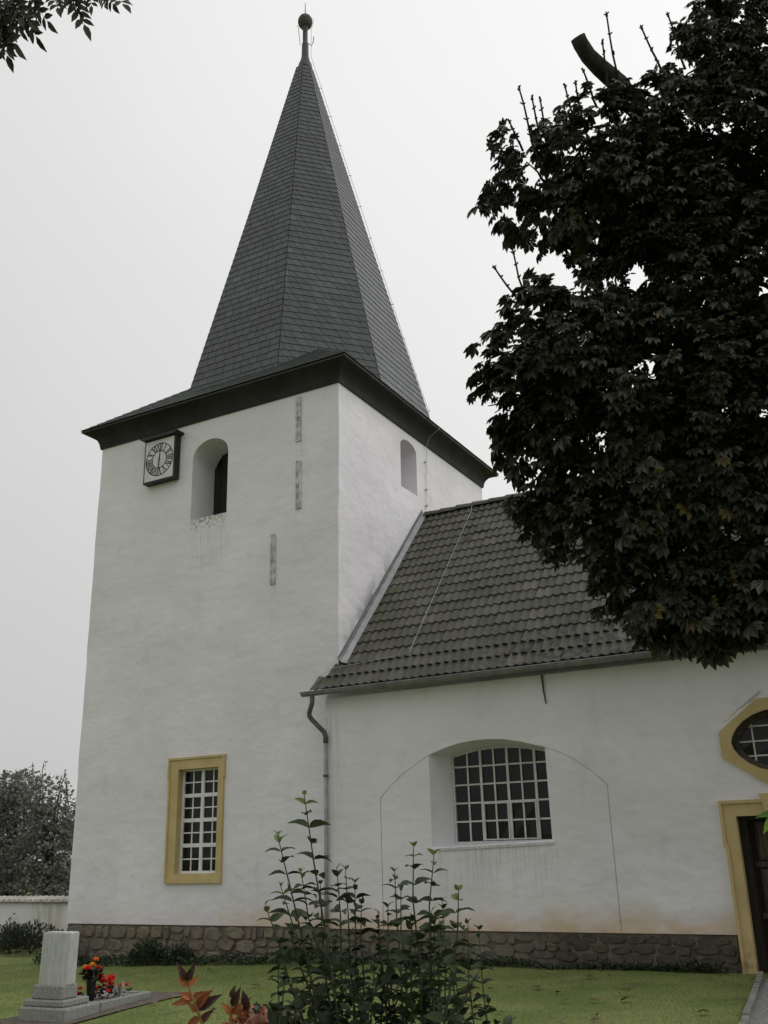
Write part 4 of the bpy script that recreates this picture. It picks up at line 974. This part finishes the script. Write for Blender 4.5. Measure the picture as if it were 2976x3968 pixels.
for q, p in (((6.83,-7.54,9.32),(6.85,-7.3,8.7)),((6.93,-7.45,9.22),(6.93,-7.3,8.8)),((7.0,-7.4,9.21),(6.97,-7.25,8.8)),((7.25,-7.32,9.33),(7.27,-7.15,8.9)),((7.35,-7.27,9.36),(7.34,-7.12,8.95)),((7.76,-7.31,10.02),(7.72,-6.9,9.35)),((7.67,-7.25,9.75),(7.63,-7.05,9.35)),((8.05,-7.1,9.88),(8.15,-6.85,9.45)),((6.68,-7.5,9.0),(6.75,-7.35,8.7)),((6.27,-7.15,7.58),(6.45,-6.95,7.2)),((6.47,-7.1,7.72),(6.5,-6.95,7.2)),((7.45,-7.3,9.45),(7.5,-7.1,9.1)),((8.3,-6.9,10.1),(8.35,-6.6,9.6))): shoot(p, q)
lm = []
CL = V((8.6, -5.4, 6.8))
for (x, y, z, r) in LOB:
    c_ = V((x, y, z)); n = int(100*r**2.1) + 18
    if x > 9.3: n = int(n*.55)
    if z > 7.3 and x < 7.8: n = int(n*.95)
    for i in range(n):                 # twig ends, each with a handful of leaves
        d = rv(1.)
        while d.length > 1 or d.length < .1: d = rv(1.)
        rad = d.length**.42*rnd(.92, 1.05); d.normalize(); q = c_ + V((d.x*r, d.y*r, d.z*r*.92))*rad
        if q.y > -1.3: continue
        outw = (d*.8 + (q-CL).normalized()*.5); big = rnd(.10, .17)
        for j in range(random.randint(5, 9)):
            p = q + rv(.11); tip = V((outw.x, outw.y, -.65 + .25*d.z)) + rv(.6); nr = V((outw.x*.5, outw.y*.5, .8)) + rv(.6)
            s_ = big*rnd(.7, 1.15); lm.append((leaf_m(p, tip, nr, s_, s_), p))
# nearest to the viewer first: those are single leaves
def key(q):
    p = q[1]-CAMP; dz = p.dot(FW); X, Y = p.dot(RT)/dz, p.dot(UP)/dz
    return (0 if abs(X) < .39 and abs(Y) < .52 else 1, dz)
lm.sort(key=key)
pm = MB().add(PV, PF).mesh('leaf'); pm.materials.append(M['chest'])
for m4, p in lm[:300]:
    o = bpy.data.objects.new('leaf', pm); link(o, ch, p); loc, rot, scl = m4.decompose(); o.rotation_mode = 'QUATERNION'; o.rotation_quaternion = rot; o.scale = scl
scatter('foliage', PV, PF, [q[0] for q in lm[300:]], 'chest_i', ch, 'stuff', TB)

# --- ash tree whose twigs hang into the top left corner
AB = V((1.6, -11.3, gz(1.6, -11.3))); ash = thing('ash_tree', AB, 'ash twigs with narrow hanging leaflets in the top left corner', 'tree')
MB().tube([AB-V((0, 0, .1)), AB+V((.05, 0, 1)), (1.9, -11.4, 3.6), (2.4, -11.7, 6.5), (2.9, -11.8, 8.4), (3.3, -11.75, 9.3), (3.9, -11.5, 9.25), (4.5, -11.1, 9.05)], [.24, .20, .17, .13, .09, .05, .03, .012], 10).build('trunk', 'bark', ash, smooth=True)
def pinn(n=4):
    vs, fs = [], []
    def lf(px, py, ang, L, W):
        b = len(vs); c_, s_ = math.cos(ang), math.sin(ang)
        for (u, v_, h) in ((0, 0, 0), (-.42, .3, .05), (-.4, .6, .03), (0, 1, -.08), (.4, .6, .03), (.42, .3, .05)): u *= W; v_ *= L; vs.append((px+u*c_+v_*s_, py-u*s_+v_*c_, h*L))
        fs.extend([(b, b+5, b+4, b+3), (b, b+3, b+2, b+1)])
    for k in range(n): y_ = .25+.19*k; lf(0, y_, R(48), .36-.02*k, .15); lf(0, y_+.01, R(-48), .36-.02*k, .15)
    lf(0, .95, 0, .42, .17); b = len(vs); vs.extend([(-.008, 0, 0), (.008, 0, 0), (.004, .96, 0), (-.004, .96, 0)]); fs.append((b, b+1, b+2, b+3)); return vs, fs
AV, AF = pinn(); am = MB().add(AV, AF).mesh('leaf'); am.materials.append(M['ash'])
HANG = [((3.72,-11.36,8.75),(3.92,-11.20,8.42)), ((3.80,-11.33,8.72),(3.80,-11.24,8.46)), ((3.66,-11.36,8.72),(3.72,-11.27,8.45)), ((3.58,-11.35,8.62),(3.70,-11.25,8.30)), ((3.58,-11.33,8.5),(3.66,-11.23,8.17)), ((3.62,-11.33,8.52),(3.75,-11.22,8.27)), ((3.86,-11.28,8.76),(4.02,-11.18,8.52)), ((3.7,-11.3,8.8),(3.86,-11.3,8.5)), ((3.6,-11.3,8.75),(3.75,-11.3,8.42)),
        ((4.05,-11.18,8.80),(4.15,-11.12,8.56)), ((4.14,-11.14,8.80),(4.24,-11.05,8.53)), ((4.22,-11.1,8.8),(4.22,-11.06,8.55)), ((4.30,-11.06,8.82),(4.34,-11.01,8.57)), ((4.38,-11.02,8.80),(4.42,-10.96,8.50)), ((4.42,-11.0,8.82),(4.50,-10.93,8.56)), ((3.95,-11.25,8.85),(3.98,-11.2,8.55)), ((3.5,-11.4,8.6),(3.62,-11.35,8.3)), ((3.5,-11.4,8.8),(3.62,-11.3,8.5)), ((3.78,-11.3,8.85),(3.7,-11.3,8.55))]
tw = MB()
for p, q in HANG:
    p, q = V(p), V(q)
    for j in range(2):
        pp = p + rv(.05)*j; d = (q-p) + rv(.06)*(1+j); x_, y_, z_ = ortho(d, V((rnd(-.6, .6), rnd(-1.3, -.5), rnd(.0, .6)))); L = d.length*rnd(.9, 1.05)
        o = bpy.data.objects.new('leaf', am); link(o, ash, pp); o.rotation_euler = Matrix((x_, y_, z_)).transposed().to_euler(); o.scale = (L, L, L)
    k = min(((3.3, -11.75, 9.3), (3.9, -11.5, 9.25), (4.5, -11.1, 9.05)), key=lambda a: (V(a)-p).length); tw.tube(chain(k, p, 4, .05, .08), [.012, .009, .007, .005, .004], 5)
tw.build('twigs', 'bark', ash)

# --- garden trees behind the wall
def gtree(x, y, h, rx, lab, n, seed):
    random.seed(seed); b = V((x, y, 0)); t_ = thing('garden_tree', b, lab, 'tree', 'trees behind the garden wall')
    MB().tube([b, b+V((.1, 0, h*.3)), b+V((0, .1, h*.6)), b+V((.15, 0, h*.85))], [.16, .13, .08, .03], 8).build('trunk', 'bark', t_, smooth=True)
    ms = []; br = MB()
    for k in range(60):
        a = rnd(0, 6.28); zz = rnd(.12, 1.)*h; r = rx*(.55+.45*math.sin(math.pi*min(1, zz/h*.9+.1)))*rnd(.5, 1.)*(1 if zz < h*.8 else .6); c_ = b + V((math.cos(a)*r, math.sin(a)*r, zz*rnd(.85, 1.)))
        br.tube(chain(b+V((0, 0, zz*.55)), c_+V((0, 0, rnd(.0, .25))), 4, 0, .1), [.02, .016, .012, .008, .004], 5)
        rc = rnd(.28, .55)
        for i in range(n//60):
            d = rv(1.); p = c_ + d*rc; ms.append(leaf_m(p, d+V((0, 0, -.2)), V((0, 0, 1))+rv(.8), rnd(.09, .15), rnd(.07, .11)))
    for k in range(7):
        p = b + V((rnd(-rx, rx)*.8, rnd(-.4, .4), h*rnd(.80, .95))); q = p + V((rnd(-.35, .4), 0, rnd(.4, .95))); br.tube(chain(p-V((0, 0, .6)), q, 4, 0, .08), [.022, .018, .014, .010, .006], 5)
        for i in range(22): u = rnd(.1, .95); ms.append(leaf_m(p.lerp(q, u)+rv(.06), rv(1.), rv(1.), rnd(.06, .1), .05))
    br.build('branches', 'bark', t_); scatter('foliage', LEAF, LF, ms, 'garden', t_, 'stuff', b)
gtree(-14.2, 6.4, 4.0, 1.25, 'haze-paled bushy tree touching the left edge of the tower', 5200, 11)
gtree(-16.4, 6.9, 4.5, 1.3, 'tallest haze-paled tree behind the garden wall with bare top shoots', 6000, 12)
gtree(-18.6, 7.8, 4.4, 1.5, 'haze-paled bushy tree at the left frame edge behind the garden wall', 6000, 13)
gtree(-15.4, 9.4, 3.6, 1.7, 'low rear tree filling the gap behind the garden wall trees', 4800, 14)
random.seed(21)

# ================================================================== FOREGROUND PLANTS
SLEAF = [(0, 0, 0), (-.36, .14, .08), (-.5, .36, .10), (-.40, .62, .02), (-.2, .82, -.12), (0, 1.0, -.30), (.2, .82, -.12), (.40, .62, .02), (.5, .36, .10), (.36, .14, .08), (0, .36, 0), (0, .64, -.06)]
SLF = [(0, 10, 2, 1), (0, 9, 8, 10), (2, 10, 11, 3), (10, 8, 7, 11), (3, 11, 5, 4), (11, 7, 6, 5)]
slm = {}
for k in ('shrub', 'shrub_tip', 'fresh', 'orange', 'purple'):
    me = MB().add(SLEAF, SLF).mesh('leaf'); me.materials.append(M[k]); slm[k] = me
SB = V((7.42, -11.86, gz(7.4, -11.9)))
shrub = thing('leafy_shrub', SB, 'dark green shrub of tall upright shoots with paired leaves in the foreground', 'shrub')
TIPS = [(7.38,-12.34,2.11),(7.24,-12.3,1.98),(7.68,-12.1,1.93),(7.69,-11.96,1.9),(7.88,-12.17,1.79),(7.06,-12.12,1.74),(7.06,-12.02,1.8),(7.14,-12.0,1.85),(7.32,-12.03,1.86),(7.18,-11.74,1.85),(7.2,-11.7,1.8),(7.21,-11.67,1.72),(7.4,-11.73,1.84),(7.56,-11.98,1.78),(7.46,-11.9,1.72),(7.37,-11.81,1.69),(7.8,-11.86,1.51),(7.77,-11.72,1.39),(7.63,-12.03,1.69),(7.62,-11.78,1.65),(7.31,-12.13,1.81),(7.19,-12.14,1.66)]
BOT = [(7.34,-12.06,1.35),(7.25,-12.04,1.34),(7.59,-11.91,1.34),(7.56,-11.8,1.32),(7.76,-12.08,1.37),(7.11,-11.93,1.32),(7.11,-11.8,1.3),(7.14,-11.78,1.3),(7.23,-11.86,1.32),(7.1,-11.54,1.26),(7.12,-11.53,1.26),(7.12,-11.53,1.26),(7.32,-11.55,1.27),(7.49,-11.84,1.33),(7.39,-11.77,1.31),(7.3,-11.69,1.29),(7.68,-11.86,1.34),(7.67,-11.74,1.32),(7.56,-11.93,1.34),(7.54,-11.69,1.31),(7.26,-11.97,1.33),(7.21,-12.0,1.33)]
stems = [(V(t_), V(b)) for t_, b in zip(TIPS, BOT)]
for i in range(24):
    x = rnd(7.10, 7.70); y = rnd(-12.1, -11.55) + .45*(x-7.4); h = rnd(1.42, 1.76) - .25*abs(x-7.4); stems.append((V((x+rnd(-.08, .08), y+rnd(-.06, .06), h)), V((x, y, 1.0))))
nsing = 0; restm = []
for si, (tp, bt) in enumerate(stems):
    root = SB + V((bt.x-7.4, bt.y+11.85, 0))*.55; P = [root, root.lerp(bt, .5)+rv(.02), bt, bt.lerp(tp, .35)+RT*rnd(-.012, .012), bt.lerp(tp, .7)+RT*rnd(-.012, .012), tp]
    big = si < 22
    so = MB().tube(P, [.007, .006, .0045, .0038, .0028, .0016], 5).build('stem', 'twig', shrub)
    L = 0; step = rnd(.044, .066) if big else rnd(.038, .06); z = tp.z; k = 0; turn = rnd(0, 3.1)
    tot = (tp-bt).length + (bt-P[1]).length
    while L < tot*(.98 if big else .8) and z > .75:
        u = L/(tp-bt).length
        p = tp.lerp(bt, u) if u <= 1 else bt.lerp(P[1], min(1, (L-(tp-bt).length)/(bt-P[1]).length)); z = p.z
        base = .064 if big else .054
        s_ = base*(.42+.58*min(1, L/.10))*rnd(.85, 1.2); ang = turn + k*1.45
        for sgn in (0, math.pi):
            if rnd(0, 1) < .07: continue
            a = ang + sgn + rnd(-.3, .3); el = rnd(.05, .65) if L > .03 else .9; d = V((math.cos(a)*math.cos(el), math.sin(a)*math.cos(el), math.sin(el))); m4 = leaf_m(p, d, V((0, 0, 1))+rv(.55)-d*.1, s_*1.1, s_*.62)
            if nsing < 296 and big:
                o = bpy.data.objects.new('leaf', slm['shrub_tip' if L < .045 else 'shrub']); link(o, so, p); loc, rot, scl = m4.decompose(); o.rotation_mode = 'QUATERNION'; o.rotation_quaternion = rot; o.scale = scl; nsing += 1
            else: restm.append(m4)
        L += step*(.55+.45*min(1, L/.12)); k += 1
for i in range(900):   # inner leaves low down
    x = rnd(7.08, 7.72); y = -11.85 + .45*(x-7.4) + rnd(-.32, .32); z = rnd(.75, 1.36 + .12*math.cos((x-7.4)*6)); d = rv(1.); restm.append(leaf_m((x, y, z), d+V((0, 0, .2)), V((0, 0, 1))+rv(.5), rnd(.038, .068), rnd(.026, .04)))
scatter('foliage', SLEAF, SLF, restm, 'shrub_i', shrub, 'stuff', SB)

# autumn-coloured plant, lower left of the shrub
OB = V((6.66, -11.9, gz(6.66, -11.9))); op = thing('autumn_plant', OB, 'plant with orange stems and rust red leaves left of the green shrub', 'plant')
def ostem(top, base, leaves):
    so = MB().tube([OB+V((base[0]-6.66, base[1]+11.9, 0))*.4, base, V(base).lerp(V(top), .5)+rv(.01), top], [.009, .007, .006, .004], 6).build('stem', 'ora_stem', op)
    for (u, ang, el, L, W, mt) in leaves:
        p = V(base).lerp(V(top), u); R_ = RT*math.cos(ang) + UP*math.sin(ang); d = R_*math.cos(el) - FW*math.sin(el)
        m4 = leaf_m(p, d, (-FW + UP*.6 + rv(.35)), L, W); o = bpy.data.objects.new('leaf', slm[mt]); link(o, so, p); loc, rot, scl = m4.decompose(); o.rotation_mode = 'QUATERNION'; o.rotation_quaternion = rot; o.scale = scl
M['ora_stem'] = simple('orange_green_stem', (.22, .16, .05), (.32, .17, .06), 20, .6, .1)
ostem((6.60, -12.0, 1.452), (6.645, -11.95, 1.30), [(1, 1.15, .2, .085, .03, 'purple'), (1, 1.95, .2, .085, .03, 'purple'), (.92, .7, .3, .06, .026, 'orange'), (.9, 2.4, .3, .055, .026, 'orange'), (.62, .45, .2, .065, .026, 'orange'), (.6, 2.6, .3, .06, .03, 'orange'), (.58, 3.3, .2, .09, .028, 'orange'), (.35, .6, .2, .11, .042, 'purple'), (.36, 1.0, .3, .10, .036, 'orange'), (.3, 2.3, .3, .05, .03, 'orange'), (.15, 3.6, .3, .06, .03, 'orange'), (.05, .9, .3, .07, .03, 'purple')])
ostem((6.76, -11.91, 1.385), (6.75, -11.9, 1.28), [(1, 1.5, .2, .055, .03, 'purple'), (.75, 1.2, .2, .08, .034, 'purple'), (.5, .9, .3, .06, .03, 'orange'), (.5, 2.2, .3, .06, .03, 'orange')])
ostem((6.80, -11.88, 1.36), (6.80, -11.87, 1.26), [(1, 1.7, .2, .06, .032, 'purple'), (.8, 1.45, .2, .065, .03, 'purple'), (.6, 2.3, .2, .05, .026, 'orange')])
ms = []
for i in range(420):
    a = rnd(0, 6.28); r = math.sqrt(rnd(0, 1)); p = V((6.80+.15*r*math.cos(a), -11.86+.13*r*math.sin(a), 1.10+.250*math.sqrt(max(0, 1-r*r))*rnd(.4, 1))); ms.append(leaf_m(p, rv(1.)+V((0, 0, .5)), V((0, 0, 1))+rv(.7), rnd(.03, .055), rnd(.022, .035)))
scatter('foliage', SLEAF, SLF, ms, 'rust_i', op, 'stuff', OB)
DB = V((6.66, -11.4, gz(6.66, -11.4))); dpn = thing('dark_plant', DB, 'small dark green bushy plant between the rust red plant and the tall shrub', 'plant')
MB().tube([DB, DB+V((0, 0, .5)), (6.64, -11.43, 1.2)], [.012, .01, .006], 6).build('stem', 'twig', dpn); ms = []
for i in range(420):
    a = rnd(0, 6.28); r = math.sqrt(rnd(0, 1)); p = V((6.64+.12*r*math.cos(a), -11.43+.10*r*math.sin(a), 1.10+.19*rnd(.2, 1)*(.7+.3*r))); ms.append(leaf_m(p, rv(.7)+V((0, 0, .7)), V((0, 0, 1))+rv(.8), rnd(.025, .05), rnd(.018, .03)))
scatter('foliage', SLEAF, SLF, ms, 'darkgreen_i', dpn, 'stuff', DB)
# fresh green shoot entering at the right edge
FB = V((9.0, -11.2, gz(9, -11.2))); fs_ = thing('green_shoot', FB, 'bright green leaf cluster reaching in at the right frame edge by the door', 'shrub')
so = MB().tube([FB, (9.0, -11.2, .9), (8.95, -11.3, 1.5), (8.86, -11.38, 1.9), (8.80, -11.415, 2.005)], [.010, .009, .007, .005, .003], 6).build('stem', 'twig', fs_)
for (p, ang, el, L, W) in (((8.80, -11.415, 2.005), 3.05, .2, .075, .028), ((8.80, -11.415, 2.005), 3.9, .3, .08, .035), ((8.80, -11.415, 2.005), 2.3, .3, .055, .025), ((8.80, -11.415, 2.005), 1.2, .3, .06, .03), ((8.80, -11.415, 2.005), .2, .2, .07, .035), ((8.82, -11.40, 1.975), 3.7, .1, .07, .034), ((8.86, -11.38, 1.9), .3, .2, .08, .04), ((8.86, -11.38, 1.9), 1.0, .2, .07, .04), ((8.95, -11.3, 1.5), .4, .2, .08, .04), ((8.95, -11.3, 1.55), 2.0, .2, .06, .04)):
    d = (RT*math.cos(ang) + UP*math.sin(ang))*math.cos(el) - FW*math.sin(el); m4 = leaf_m(V(p), d, UP - FW*.5 + rv(.3), L, W)
    o = bpy.data.objects.new('leaf', slm['fresh']); link(o, so, p); loc, rot, scl = m4.decompose(); o.rotation_mode = 'QUATERNION'; o.rotation_quaternion = rot; o.scale = scl
